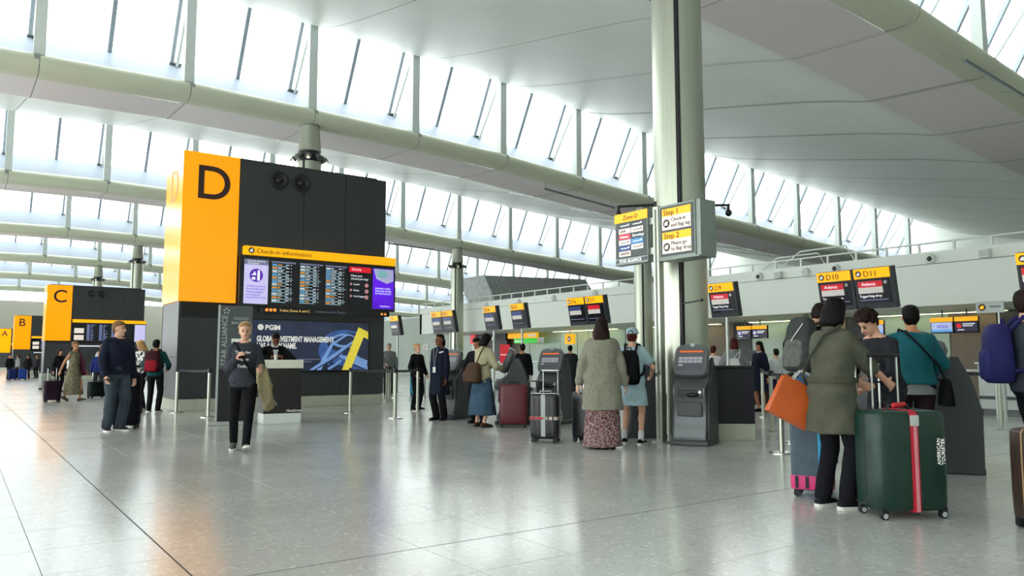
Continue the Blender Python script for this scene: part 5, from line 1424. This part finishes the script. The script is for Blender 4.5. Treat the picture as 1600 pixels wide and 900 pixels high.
# --- blonde staff, grey haired man
person('blonde staff woman in a black jacket behind the navy staff woman', 9.05, 16.5, 285, 1.58, 'fair', ('bun', HBL), T(blackc, name='jacket', hem=0.84, ease=0.025, collar=whitec), dict(kind='trousers', mat=blackc), (M_shb, M_rubber), vox=MID, male=False, hands=((0.2, -0.15, 0.9), (-0.2, -0.15, 0.9)))
person('grey haired man in a grey shirt beside the D tower', 12.31, 24.5, 250, 1.78, 'fair', ('short', HG), T(greyc, name='shirt', hem=0.84, ease=0.03), dict(kind='trousers', mat=charc), (M_shb, M_rubber), vox=MID, hands=((0.25, -0.1, 0.85), (-0.15, -0.25, 1.0)))

# --- cream jacket woman and the man facing her
m7, J7 = person('woman in cream jacket and long blue skirt with brown shoulder bag', 7.66, 11.56, 8, 1.67, 'fair', ('bob', HB), T(cream, name='jacket', hem=0.80, ease=0.035, flare=0.1, collar=cream), dict(kind='skirt', mat=bskirt, hem=0.22, r=0.27, disp=0.03), (brownl, M_rubber), lean=6, hpitch=22, hands=((0.10, -0.34, 1.10), (-0.12, -0.34, 1.06)), elbows=((0.5, 0.2, -0.7), (-0.5, 0.2, -0.7)), vox=NEAR, male=False)
def shoulder_bag(name, label, root, pts, strap_pts, mat, th=0.07):
    t = thing(name, label, 'bag', root.location, root.rotation_euler.z); t.scale = root.scale
    mb = MB(); c = Vector(pts[0]); w, h, d = pts[1]; tilt = pts[2]
    rings = []
    n = 18
    for f, k in ((0, 0.75), (0.06, 0.95), (0.3, 1.0), (0.7, 0.85), (0.95, 0.65), (1, 0.5)):
        z_ = -h / 2 + h * f
        rings.append([c + Euler(tilt).to_matrix() @ Vector((w / 2 * k * math.copysign(abs(math.cos(2 * PI * j / n)) ** 0.6, math.cos(2 * PI * j / n)), d / 2 * (1.1 - 0.5 * f) * math.copysign(abs(math.sin(2 * PI * j / n)) ** 0.7, math.sin(2 * PI * j / n)), z_)) for j in range(n)])
    mb.loft(rings); mb.build('pouch', mat, t, smooth=60)
    MB().tube(strap_pts, 0.011, 8).build('strap', mat, t, smooth=60)
    return t
shoulder_bag('shoulder_bag', 'brown leather shoulder bag hanging behind the cream jacket woman', m7, ((-0.03, 0.25, 0.98), (0.36, 0.36, 0.16), (R(14), 0, R(18))), [(-0.10, 0.24, 1.12), (-0.12, 0.14, 1.34), (-0.10, 0.03, 1.465), (-0.09, -0.08, 1.44), (-0.13, -0.10, 1.26), (-0.17, 0.06, 1.12), (-0.06, 0.2, 1.1)], brownl)
tag(MB().loft([[world(m7, p) for p in q] for q in (((0.09, -0.16, 1.12), (0.16, -0.10, 1.12), (0.16, -0.06, 1.10), (0.09, -0.12, 1.10)), ((0.10, -0.19, 0.85), (0.18, -0.13, 0.85), (0.18, -0.09, 0.84), (0.10, -0.15, 0.84)), ((0.11, -0.18, 0.62), (0.17, -0.14, 0.60), (0.17, -0.11, 0.60), (0.11, -0.15, 0.62)))]).build('scarf', fab('ivory_scarf', 'C8C3A2'), smooth=60), 'ivory scarf hanging from the cream jacket woman\'s arm', 'scarf')
person('man in a dark jacket looking down beside the cream jacket woman', 8.02, 12.25, 205, 1.62, 'tan', ('short', HB), T(blackc, name='jacket', hem=0.84, ease=0.02, collar=whitec), dict(kind='trousers', mat=blackc), (M_shb, M_rubber), hpitch=26, hands=((0.12, -0.3, 0.95), (-0.12, -0.3, 0.98)), elbows=((0.6, 0.3, -0.4), (-0.6, 0.3, -0.4)), vox=MID)
suitcase('burgundy suitcase beside the woman in the cream jacket', 8.075, 11.165, R(-38), 0.50, 0.30, 0.76, pm('burgundy_shell', '5E1826', 0.4, var=0.15, bump=0.1, bscale=30), ribs=False)
suitcase('black suitcase with a silver spine and red white strap', 6.98, 8.86, R(-52), 0.42, 0.28, 0.70, pm('black_shell', '1B1C1F', 0.35, var=0.1), M_chrome, 0.33, hx=0.05, strap=(pm('red_white_strap', 'C9B8B0', 0.6), 0.33, None), ribs=True, grip=M_chrome)
ss = bpy.data.objects[[o.name for o in bpy.data.objects if o.get('label', '').startswith('black suitcase with a silver')][0]]
MB().bb(-0.035, 0.035, -0.152, -0.13, 0.09, 0.69).build('silver_spine', pm('dull_silver', '8D918E', 0.35, metal=0.4), ss, bevel=0.006)
MB().bb(-0.205, 0.0, -0.157, -0.135, 0.335, 0.37).build('strap_red', pm('strap_red', 'B0303A', 0.6), ss)
mb = MB(); cs_ = Euler((0, 0, R(-52))).to_matrix()
suitcase('black suitcase with pale rimmed edge beside the cardigan woman', 7.50, 8.55, R(-72), 0.40, 0.26, 0.72, pm('navy_black_shell', '15171E', 0.35), M_alu, 0.36)

# --- people further back by the kiosks and far counters
person('dark haired person in black behind the kiosks', 12.3, 16.6, 60, 1.62, 'tan', ('short', HB), T(blackc, name='jacket', hem=0.84, ease=0.03), dict(kind='trousers', mat=charc), (M_shb, M_rubber), vox=FAR)
person('auburn haired woman in white behind the kiosks', 13.8, 17.2, 70, 1.55, 'fair', ('long', HR), T(whitec, name='blouse', hem=0.84, ease=0.02), dict(kind='trousers', mat=charc), (M_shb, M_rubber), vox=FAR, male=False)
person('dark haired person at the counter beyond the kiosk', 15.9, 18.9, 40, 1.66, 'tan', ('short', HB), T(charc, name='jacket', hem=0.84, ease=0.03), dict(kind='trousers', mat=charc), (M_shb, M_rubber), vox=FAR)

# --- cardigan woman
m10, J10 = person('woman in long beige cardigan and floral maxi skirt seen from behind', 7.12, 7.80, 52, 1.76, 'fair', ('long', HD), T(beige, name='cardigan', hem=0.50, ease=0.06, flare=0.09, disp=0.03, sease=0.028), dict(kind='skirt', mat=floral, hem=0.03, r=0.235, disp=0.03), (M_shb, M_rubber), hands=((0.33, -0.02, 0.76), (-0.32, -0.02, 0.76)), vox=NEAR, male=False, wide=1.1, hpitch=6)
# --- girl in cap
m11, J11 = person('girl in pale blue cap and dress with bare legs', 7.88, 7.98, 30, 1.64, 'fair', ('cap', HR), T(ltblue, name='dress', hem=0.56, ease=0.03, flare=0.12, sleeve='short', disp=0.02), None, (M_shb, M_sole, whitec), hands=((0.14, -0.36, 1.06), (-0.2, -0.3, 1.0)), elbows=((0.7, 0.2, -0.5), (-0.7, 0.2, -0.5)), feet=((0.14, -0.04, 10, 0, 0), (-0.13, 0.05, -8, 0, 0)), vox=NEAR, male=False)
H11 = J11['Hp']
cp = thing('cap', 'pale blue baseball cap worn by the girl with the black backpack', 'cap', m11.location, m11.rotation_euler.z); cp.scale = m11.scale
rg = []
for zc_, hw, yf, yb in ((0.148, 0.02, -0.005, 0.03), (0.138, 0.06, -0.06, 0.085), (0.115, 0.085, -0.095, 0.115), (0.08, 0.097, -0.107, 0.13), (0.045, 0.099, -0.108, 0.132)):
    rg.append([H11(hw * math.cos(2 * PI * j / 20), (yf + yb) / 2 + (yb - yf) / 2 * math.sin(2 * PI * j / 20), zc_) for j in range(20)])
MB().loft(list(reversed(rg))).build('crown', ltblue, cp, smooth=60)
mb = MB(); mb.loft([[H11(0.085 * math.cos(R(a)), -0.07 - 0.115 * math.sin(R(a)), z_) for a in range(0, 181, 15)] for z_ in (0.047, 0.055)]); mb.build('peak', ltblue, cp)
MB().tube([H11(0.04 * math.cos(R(a)), 0.125 + 0.006 * math.sin(R(a)), 0.05 + 0.045 * math.sin(R(a))) for a in range(0, 181, 20)], 0.006, 6).build('back_strap', blackc, cp)
MB().ball(H11(0, 0.01, 0.15), 0.01, 8, 5).build('button', ltblue, cp)
bp, Lb = backpack('black backpack with a yellow badge on the girl in the cap', m11, J11, fab('black_nylon', '141418', rough=0.6), fab('black_nylon_pocket', '1A1A1E', rough=0.6), 0.31, 0.50, 0.15, 1.12, 0.13)
mb = MB().ball(Lb(0.09, 0.295, 1.20), (0.045, 0.012, 0.045), 12, 6); mb.build('yellow_badge', pm('yellow_badge', 'D8D83A', 0.4), bp, smooth=60)
MB().bb(0.06, 0.13, 0.305, 0.315, 0.97, 1.01).build('name_tag', M_whitep, bp)
MB().tube([Lb(-0.02, 0.3, 1.0), Lb(-0.02, 0.315, 0.93), Lb(-0.01, 0.31, 0.88)], 0.008, 6).build('charm', pm('pink_charm', 'C77F8C', 0.5), bp)
person('dark haired person mostly hidden between the cardigan woman and the girl', 7.85, 8.68, 40, 1.67, 'fair', ('short', HR), T(charc, name='jacket', hem=0.84, ease=0.01), dict(kind='trousers', mat=charc), (M_shb, M_rubber), vox=MID)

# --- customers and agent at the counters
cg = None
person('boy with brown hair and white shirt at the counter', 14.38, 11.9, 25, 1.52, 'fair', ('short', HR), T(whitec, name='shirt', hem=0.84, ease=0.025), dict(kind='trousers', mat=charc), (M_shb, M_rubber), vox=FAR)
m14, J14 = person('woman with auburn bob and grey cardigan carrying a white tote', 14.35, 11.28, 40, 1.69, 'fair', ('bob', HR), T(greyc, name='cardigan', hem=0.78, ease=0.04), dict(kind='trousers', mat=charc), (M_shb, M_rubber), vox=FAR, male=False, wide=1.12, hands=((0.2, -0.25, 1.0), (-0.2, -0.25, 1.0)))
shoulder_bag('tote_bag', 'white canvas tote on the auburn haired woman\'s shoulder', m14, ((0.02, 0.22, 1.05), (0.32, 0.36, 0.08), (0, 0, 0)), [(-0.09, 0.22, 1.2), (-0.125, 0.14, 1.38), (-0.125, 0.02, 1.435), (-0.105, 0.14, 1.38), (0.05, 0.22, 1.2)], whitec)
person('check-in agent with dark hair in navy uniform facing the customers', 15.1, 11.15, 175, 1.62, 'tan', ('long', HB), T(navy, name='jacket', hem=0.82, ease=0.02, collar=whitec), dict(kind='skirt', mat=navy, hem=0.5, r=0.2), (M_shb, M_rubber), vox=0.016, male=False)
person('person in white shirt and black bag near the counter', 16.0, 11.35, 60, 1.46, 'fair', ('short', HB), T(whitec, name='shirt', hem=0.84, ease=0.02), dict(kind='trousers', mat=fab('purple_cloth', '3B2350')), (white_sh, M_sole), vox=FAR)
suitcase('brown suitcase standing at the counter', 16.6, 12.2, R(-50), 0.62, 0.3, 0.62, fab('brown_nylon', '3A2A28'))

# --- grey backpack man
m17, J17 = person('man in black top and jeans wearing a grey backpack', 8.24, 5.34, -8, 1.88, 'fair', ('short', HD), T(blackc, name='shirt', hem=0.86, ease=0.025), dict(kind='jeans', mat=jeanb, ease=0.03), (M_shb, M_rubber), lean=10, hpitch=24, hands=((0.2, -0.30, 1.0), (-0.15, -0.32, 1.02)), vox=MID)
bp, Lb = backpack('large grey hiking backpack on the man in black', m17, J17, fab('grey_nylon', '3E4241', 0.2, 12, rough=0.6), fab('light_grey_nylon', '60635F', 0.25, 16, rough=0.6), 0.34, 0.58, 0.2, 1.20, 0.13)
MB().tube([Lb(0.17, 0.2, 1.4), Lb(0.18, 0.28, 1.2), Lb(0.17, 0.25, 1.0)], 0.01, 6).build('compression_strap', blackc, bp)
MB().tube([Lb(-0.1, 0.33, 1.4), Lb(0.0, 0.345, 1.25), Lb(0.1, 0.34, 1.1)], 0.006, 6).build('bungee_cord', whitec, bp)

# --- olive coat woman
m18, J18 = person('woman in olive coat with an orange paper bag seen from behind', 5.81, 3.60, -16, 1.70, 'fair', ('bob', HB), T(olive, name='coat', hem=0.60, ease=0.045, flare=0.12, sleeve='elbow', collar=olive, disp=0.03, sease=0.022), dict(kind='leggings', mat=fab('black_denim', '17181D'), ease=0.016, disp=0.012), (M_shb, M_sole), lean=3, hpitch=16, hyaw=22, hands=((0.12, -0.36, 1.00), (-0.12, -0.46, 1.00)), elbows=((0.3, 0.4, -1.0), (-0.3, 0.3, -1.0)), feet=((0.09, 0.02, 10, 0, 0), (-0.09, -0.06, -8, 0, 0)), vox=0.0075, male=False)
tag(MB().tube([world(m18, p) for p in ((-0.15, 0.02, 1.46), (-0.08, 0.14, 1.38), (0.05, 0.175, 1.2), (0.15, 0.165, 1.05), (0.185, 0.10, 0.98))], 0.012, 6).build('bag_strap', fab('olive_strap', '43443A'), smooth=60), 'olive cross-body strap across the olive coat', 'strap')
# coat belt and yoke seam
mb = MB(); mb.loft([J18['tring'](z_, 0.15 + 0.062, 0.105 + 0.066, 0.0, 30) for z_ in (1.0, 1.045)], cap=False); mb.build('coat_belt', fab('olive_belt', '4B4C40'), m18, smooth=40)
# orange paper bag
M_or = pm('orange_paper', 'C2571A', 0.55, var=0.08); ob = thing('paper_bag', 'orange paper shopping bag hanging from the olive coat woman\'s elbow', 'bag', (5.735, 3.905, 0.83), R(0))
E2 = Euler((R(-6), R(28), R(-38)))
bw, bh, bdp = 0.36, 0.34, 0.12
mb = MB()
def ob_p(x_, y_, z_): return E2.to_matrix() @ Vector((x_, y_, z_))
rs = []
for z_, k in ((-bh / 2, 1.0), (0, 0.95), (bh / 2, 0.72)):
    rs.append([ob_p(-bw / 2, -bdp / 2 * k, z_), ob_p(bw / 2, -bdp / 2 * k, z_), ob_p(bw / 2 , 0, z_), ob_p(bw / 2, bdp / 2 * k, z_), ob_p(-bw / 2, bdp / 2 * k, z_), ob_p(-bw / 2 + 0.05 * (z_ + bh / 2) / bh, 0, z_)])
mb.loft(rs); mb.build('paper_body', M_or, ob, bevel=0.003)
for sy_ in (-1, 1):
    MB().tube([ob_p(-0.1, sy_ * 0.045, bh / 2 - 0.01), ob_p(-0.06, sy_ * 0.03, bh / 2 + 0.1), ob_p(0.06, sy_ * 0.02, bh / 2 + 0.1), ob_p(0.1, sy_ * 0.045, bh / 2 - 0.01)], 0.006, 6).build('rope_handle', whitec, ob)
# passport she holds
tag(MB().box((0, 0, 0), (0.09, 0.13, 0.014)).build('passport', fab('navy_passport', '1A1C30'), None, world(m18, (-0.055, -0.525, 1.0)), m18.rotation_euler.z + 0.3), 'dark passport held out by the woman in the olive coat', 'passport')

# --- curly man, teal woman, right edge man
m19, J19 = person('curly haired man bending his head over the suitcases', 7.02, 3.80, 165, 1.68, 'fair', ('curly', HD), T(charc, name='jacket', hem=0.84, ease=0.022), dict(kind='trousers', mat=charc), (M_shb, M_rubber), lean=14, hpitch=36, hands=((0.1, -0.33, 0.95), (-0.1, -0.33, 0.98)), elbows=((0.6, 0.3, -0.4), (-0.6, 0.3, -0.4)), vox=NEAR)
m20, J20 = person('woman in teal jacket with short dark hair seen from behind', 7.88, 3.98, 48, 1.74, 'tan', ('short', HB), T(teal, name='jacket', hem=0.92, ease=0.04, disp=0.03), dict(kind='trousers', mat=fab('aubergine_trousers', '2A1D26'), ease=0.02), (M_shb, M_rubber), hands=((0.46, -0.10, 1.10), (-0.2, -0.25, 1.0)), elbows=((0.5, 0.6, 0.2), (-0.6, 0.3, -0.4)), hyaw=-12, vox=NEAR, male=False, wide=1.08)
mb = MB(); mb.loft([J20['tring'](z_, 0.155 + e_, 0.11 + e_, 0.005, 28) for z_, e_ in ((0.82, 0.022), (0.94, 0.022))], cap=True); mb.build('grey_hem', greyc, m20, smooth=40)
shoulder_bag('shoulder_bag', 'black cross-body bag on the woman in the teal jacket', m20, ((-0.28, 0.04, 0.84), (0.09, 0.26, 0.26), (0, 0, 0)), [(-0.26, 0.1, 0.95), (-0.17, 0.17, 1.1), (0.0, 0.18, 1.3), (0.10, 0.12, 1.43), (0.12, 0.0, 1.46), (0.1, -0.13, 1.36), (-0.1, -0.18, 1.15), (-0.26, -0.05, 0.95)], blackc)
m21, J21 = person('man in a dark shirt with a blue backpack at the check-in rail', 7.84, 2.91, -50, 1.82, 'fair', ('short', HD), T(fab('slate_shirt', '363C44'), name='shirt', hem=0.84, ease=0.035), dict(kind='trousers', mat=fab('black_navy_trousers', '14151C'), ease=0.025), (M_shb, M_rubber), hands=((0.25, -0.2, 0.9), (-0.25, -0.2, 0.9)), vox=MID)
bp, Lb = backpack('royal blue backpack with a yellow zip', m21, J21, fab('royal_blue_nylon', '26265A', rough=0.6), fab('royal_blue_pocket', '2D2D66', rough=0.6), 0.32, 0.5, 0.2, 1.16, 0.14)
MB().tube([Lb(0.13, 0.2, 1.36), Lb(0.135, 0.27, 1.2), Lb(0.13, 0.3, 1.05)], 0.012, 6).build('yellow_zip', pm('yellow_zip', 'C9A53A', 0.5), bp)
suitcase('brown hard suitcase beside the man with the blue backpack', 6.32, 2.24, R(-30), 0.48, 0.30, 0.70, pm('brown_shell', '3A2C26', 0.35, var=0.2), pm('tan_trim', '9A7B55', 0.5), ribs=True)

# --- green suitcase and its neighbours
gs = suitcase('large green suitcase cover with a red luggage strap', 5.93, 3.13, R(-27.5), 0.58, 0.36, 0.80, pm('bottle_green_cover', '0B3026', 0.42, var=0.15, scale=5, bump=0.35, bscale=14), M_rubber, 0.42, hx=0.0, strap=(pm('red_strap', 'C01E34', 0.6), None, pm('pink_stripe', 'D98A94', 0.6)), wheel=M_lgrey)
text('AMERICAN', 0.040, M_white, gs, 0.205, 0.40, -0.187, rot=(PI / 2, -PI / 2, 0)); text('TOURISTER', 0.038, M_white, gs, 0.24, 0.40, -0.187, rot=(PI / 2, -PI / 2, 0))
tag(MB().capsule(world(gs, (-0.07, -0.06, 0.835)), world(gs, (0.05, 0.0, 0.84)), 0.022, 0.02, 10).build('luggage_tag', pm('red_tag', 'C7202A', 0.5), smooth=60), 'red luggage tag on top of the green suitcase', 'tag')
suitcase('dark red suitcase hidden behind the green one', 6.42, 3.58, R(-27.5), 0.44, 0.26, 0.72, fab('oxblood_nylon', '3A1218'), M_rubber, 0.45)
ps = suitcase('grey and turquoise suitcase with a pink base behind the olive coat', 6.14, 4.02, R(-64), 0.34, 0.24, 0.76, fab('steel_grey_nylon', '566470'), M_rubber, 0)
MB().bb(0.06, 0.175, -0.128, 0.128, 0.25, 0.75).build('turquoise_panel', fab('turquoise_nylon', '3E9CC4'), ps, bevel=0.02)
MB().loft([[(p[0] * 1.03, p[1] * 1.03, p[2]) for p in r_] for r_ in rbox_rings(0.34, 0.24, 0.065, 0.19)]).build('pink_base', pm('hot_pink_shell', 'D82F78', 0.4), ps, smooth=50)
for k in range(4): MB().bb(-0.13 + k * 0.085, -0.105 + k * 0.085, -0.131, -0.126, 0.08, 0.18).build('black_stripe', M_rubber, ps)
tag(MB().loft([[world(m17, p) for p in q] for q in (((-0.31, 0.02, 1.40), (-0.245, 0.05, 1.41), (-0.245, -0.03, 1.41)), ((-0.36, 0.0, 1.2), (-0.26, 0.06, 1.2), (-0.26, -0.08, 1.2)), ((-0.35, 0.0, 1.02), (-0.27, 0.05, 1.02), (-0.27, -0.05, 1.02)))]).build('red_sleeve_bag', pm('coral_red', 'D0382E', 0.5), smooth=60), 'coral red bag hanging between the grey backpack and the olive coat', 'bag')

# --- left background
m22, J22 = person('woman in long khaki dress with a maroon shawl walking with a suitcase', 2.78, 25.6, 310, 1.72, 'tan', ('bun', HSB), T(khaki, name='dress_top', hem=0.86, ease=0.02, sleeve='none'), dict(kind='skirt', mat=khaki, hem=0.2, r=0.26, name='dress_skirt', disp=0.04), (brownl, M_rubber), feet=((0.06, -0.22, 5, 0.015, -10), (-0.08, 0.18, -5, 0.065, 20)), hands=((0.2, -0.22, 0.85), (-0.32, 0.18, 0.85)), vox=0.014, male=False)
sh_ = thing('shawl', 'maroon shawl over the khaki dress', 'shawl', m22.location, m22.rotation_euler.z); sh_.scale = m22.scale
mb = MB(); mb.loft([[(0.06, -0.10, 1.47), (0.19, 0.0, 1.45), (0.10, 0.11, 1.44)], [(0.05, -0.19, 1.3), (0.24, -0.04, 1.3), (0.16, 0.1, 1.28)], [(0.02, -0.28, 1.05), (0.26, -0.14, 1.05), (0.22, 0.06, 1.0)], [(0.06, -0.40, 0.82), (0.26, -0.22, 0.75), (0.24, 0.0, 0.72)]])
remeshed(mb, 'drape', burg, sh_, 0.02, 3, 0.04, 0.1)
suitcase('dark purple cabin suitcase pulled by the woman in the khaki dress', 2.25, 25.47, R(10), 0.42, 0.24, 0.60, fab('plum_nylon', '2A1A2A'), M_rubber, 0.36)
person('person in black with long hair in the queue by the C tower', 3.15, 33.6, 300, 1.62, 'tan', ('long', HB), T(blackc, name='coat', hem=0.6, ease=0.03), dict(kind='trousers', mat=blackc), (M_shb, M_rubber), vox=FAR, male=False)
person('person in white shirt and black trousers in the queue by the C tower', 3.5, 33.0, 30, 1.66, 'fair', ('short', HB), T(whitec, name='shirt', hem=0.88, ease=0.03), dict(kind='trousers', mat=blackc), (M_shb, M_rubber), vox=FAR, hands=((0.2, -0.25, 0.95), (-0.2, -0.2, 0.9)))
person('man in a pale checked shirt leaning on a luggage trolley', 4.32, 32.6, 320, 1.80, 'fair', ('short', HSB), T(fab('pale_check', 'B5BCC4', 0.2, 40), name='shirt', hem=0.86, ease=0.03), dict(kind='trousers', mat=fab('pale_chinos', 'A8AAA6')), (M_shb, M_rubber), lean=12, hands=((0.2, -0.4, 0.95), (-0.2, -0.4, 0.95)), vox=FAR)
person('person in a royal blue top behind the man in the navy sweater', 4.13, 30.95, 260, 1.55, 'tan', ('short', HB), T(fab('royal_blue_top', '1F2C66'), name='top', hem=0.84, ease=0.03), dict(kind='trousers', mat=charc), (M_shb, M_rubber), vox=FAR)
suitcase('pale suitcase at the foot of the C tower queue', 2.95, 36.5, R(20), 0.42, 0.24, 0.66, fab('pale_grey_nylon', 'A9ABA5'))
suitcase('black travel bag on wheels behind the man in the navy sweater', 3.62, 27.2, R(25), 0.55, 0.28, 0.52, fab('black_green_nylon', '16201C'))
tr = thing('luggage_trolley', 'steel luggage trolley pushed by the man in the checked shirt', 'trolley', (4.55, 31.9, 0), head(320))
MB().tube([(-0.28, 0.3, 0.12), (-0.28, -0.5, 0.12), (0.28, -0.5, 0.12), (0.28, 0.3, 0.12)], 0.02, 6).build('base_frame', M_chrome, tr)
MB().tube([(-0.28, 0.3, 0.12), (-0.28, 0.42, 0.98), (0.28, 0.42, 0.98), (0.28, 0.3, 0.12)], 0.02, 6).build('handle_frame', M_chrome, tr)
for k in range(4): MB().cyl((-0.28, 0.25 - k * 0.22, 0.12), (0.28, 0.25 - k * 0.22, 0.12), 0.012, n=6).build('deck_bar', M_chrome, tr)
for x_, y_ in ((-0.26, 0.25), (0.26, 0.25), (0, -0.45)): MB().cyl((x_ - 0.02, y_, 0.06), (x_ + 0.02, y_, 0.06), 0.06, n=10).build('wheel', M_rubber, tr)
person('blonde woman in a black and white striped knit looking at her phone', 3.55, 20.0, 210, 1.66, 'fair', ('long', HBL), T(stripe, name='cardigan', hem=0.72, ease=0.035), dict(kind='trousers', mat=blackc), (white_sh, M_sole), hpitch=22, hands=((0.06, -0.3, 1.05), (-0.06, -0.3, 1.05)), elbows=((0.7, 0.2, -0.5), (-0.7, 0.2, -0.5)), vox=0.014, male=False)
m28, J28 = person('dark haired person in a teal top with a red backpack by the tower', 3.74, 19.30, 60, 1.66, 'tan', ('short', HB), T(fab('dark_teal_knit', '1C4A4A'), name='top', hem=0.84, ease=0.025), dict(kind='trousers', mat=blackc), (M_shb, M_sole), hands=((0.2, -0.25, 1.0), (-0.2, -0.25, 1.0)), vox=0.014)
backpack('dark red backpack worn beside the D tower', m28, J28, fab('dark_maroon_nylon', '3A1420', rough=0.6), fab('bright_red_nylon', '8E1626', rough=0.6), 0.36, 0.5, 0.2, 1.18, 0.13)
person('dark haired girl partly hidden behind the man in the navy sweater', 3.65, 21.9, 250, 1.58, 'tan', ('short', HD), T(burg, name='top', hem=0.84, ease=0.02), dict(kind='trousers', mat=blackc), (M_shb, M_rubber), vox=FAR, male=False)
pr_ = thing('folding_pushchair', 'folded silver pushchair next to the blonde woman', 'pushchair', (3.28, 18.9, 0), R(-20))
MB().tube([(-0.1, 0.0, 0.08), (-0.08, 0.05, 0.66), (0.08, 0.05, 0.66), (0.1, 0.0, 0.08)], 0.016, 6).build('frame', M_chrome, pr_)
MB().tube([(-0.1, -0.1, 0.08), (-0.06, -0.02, 0.6)], 0.014, 6).build('strut', M_chrome, pr_); MB().tube([(0.1, -0.1, 0.08), (0.06, -0.02, 0.6)], 0.014, 6).build('strut', M_chrome, pr_)
MB().capsule((0, 0.0, 0.2), (0, 0.03, 0.5), 0.09, 0.07, 10, 0, 0.6).build('folded_seat', blackc, pr_, smooth=60)
for x_ in (-0.12, 0.12):
    for y_ in (0.0, -0.1): MB().cyl((x_ - 0.02, y_, 0.065), (x_ + 0.02, y_, 0.065), 0.065, n=12).build('wheel', M_rubber, pr_, smooth=40)
MB().capsule((0.0, 0.02, 0.62), (0.02, 0.0, 0.80), 0.08, 0.1, 10, 0, 0.6).build('hanging_bag', charc, pr_, smooth=60)
# crowd between the B and C towers
cr = [(2.7, 57.5, 300, blackc, 'short', HB, 'in black beside the blue suitcases'), (3.3, 60.5, 200, greyc, 'long', HD, 'in grey behind the blue suitcases'), (3.65, 57.2, 240, blackc, 'long', HB, 'with long hair and black top by the blue suitcases'), (4.4, 61.0, 220, charc, 'short', HB, 'in charcoal before the B tower'), (5.4, 70.0, 230, burg, 'short', HD, 'in maroon before the B tower'), (6.2, 66.0, 200, charc, 'short', HG, 'with grey hair before the B tower')]
for (x_, y_, h_, m_, st, hm, lb) in cr:
    person('distant traveller ' + lb, x_, y_, h_, 1.55, 'tan', (st, hm), T(m_, name='top', hem=0.8, ease=0.03), dict(kind='trousers', mat=blackc), (M_shb, M_rubber), vox=0.028, face_on=False)
for k, (x_, c_, lb) in enumerate(((2.75, '1B2A5A', 'navy suitcase beside the distant travellers'), (3.26, '2A4A9A', 'bright blue suitcase beside the distant travellers'))):
    suitcase(lb, x_, 55.0, R(10), 0.42, 0.28, 0.66, fab('case_blue_%d' % k, c_))
# far lanes
suitcase('turquoise suitcase standing in the far lanes', 12.45, 22.75, R(-30), 0.42, 0.26, 0.74, pm('turquoise_shell', '3FA6BE', 0.4, var=0.05))
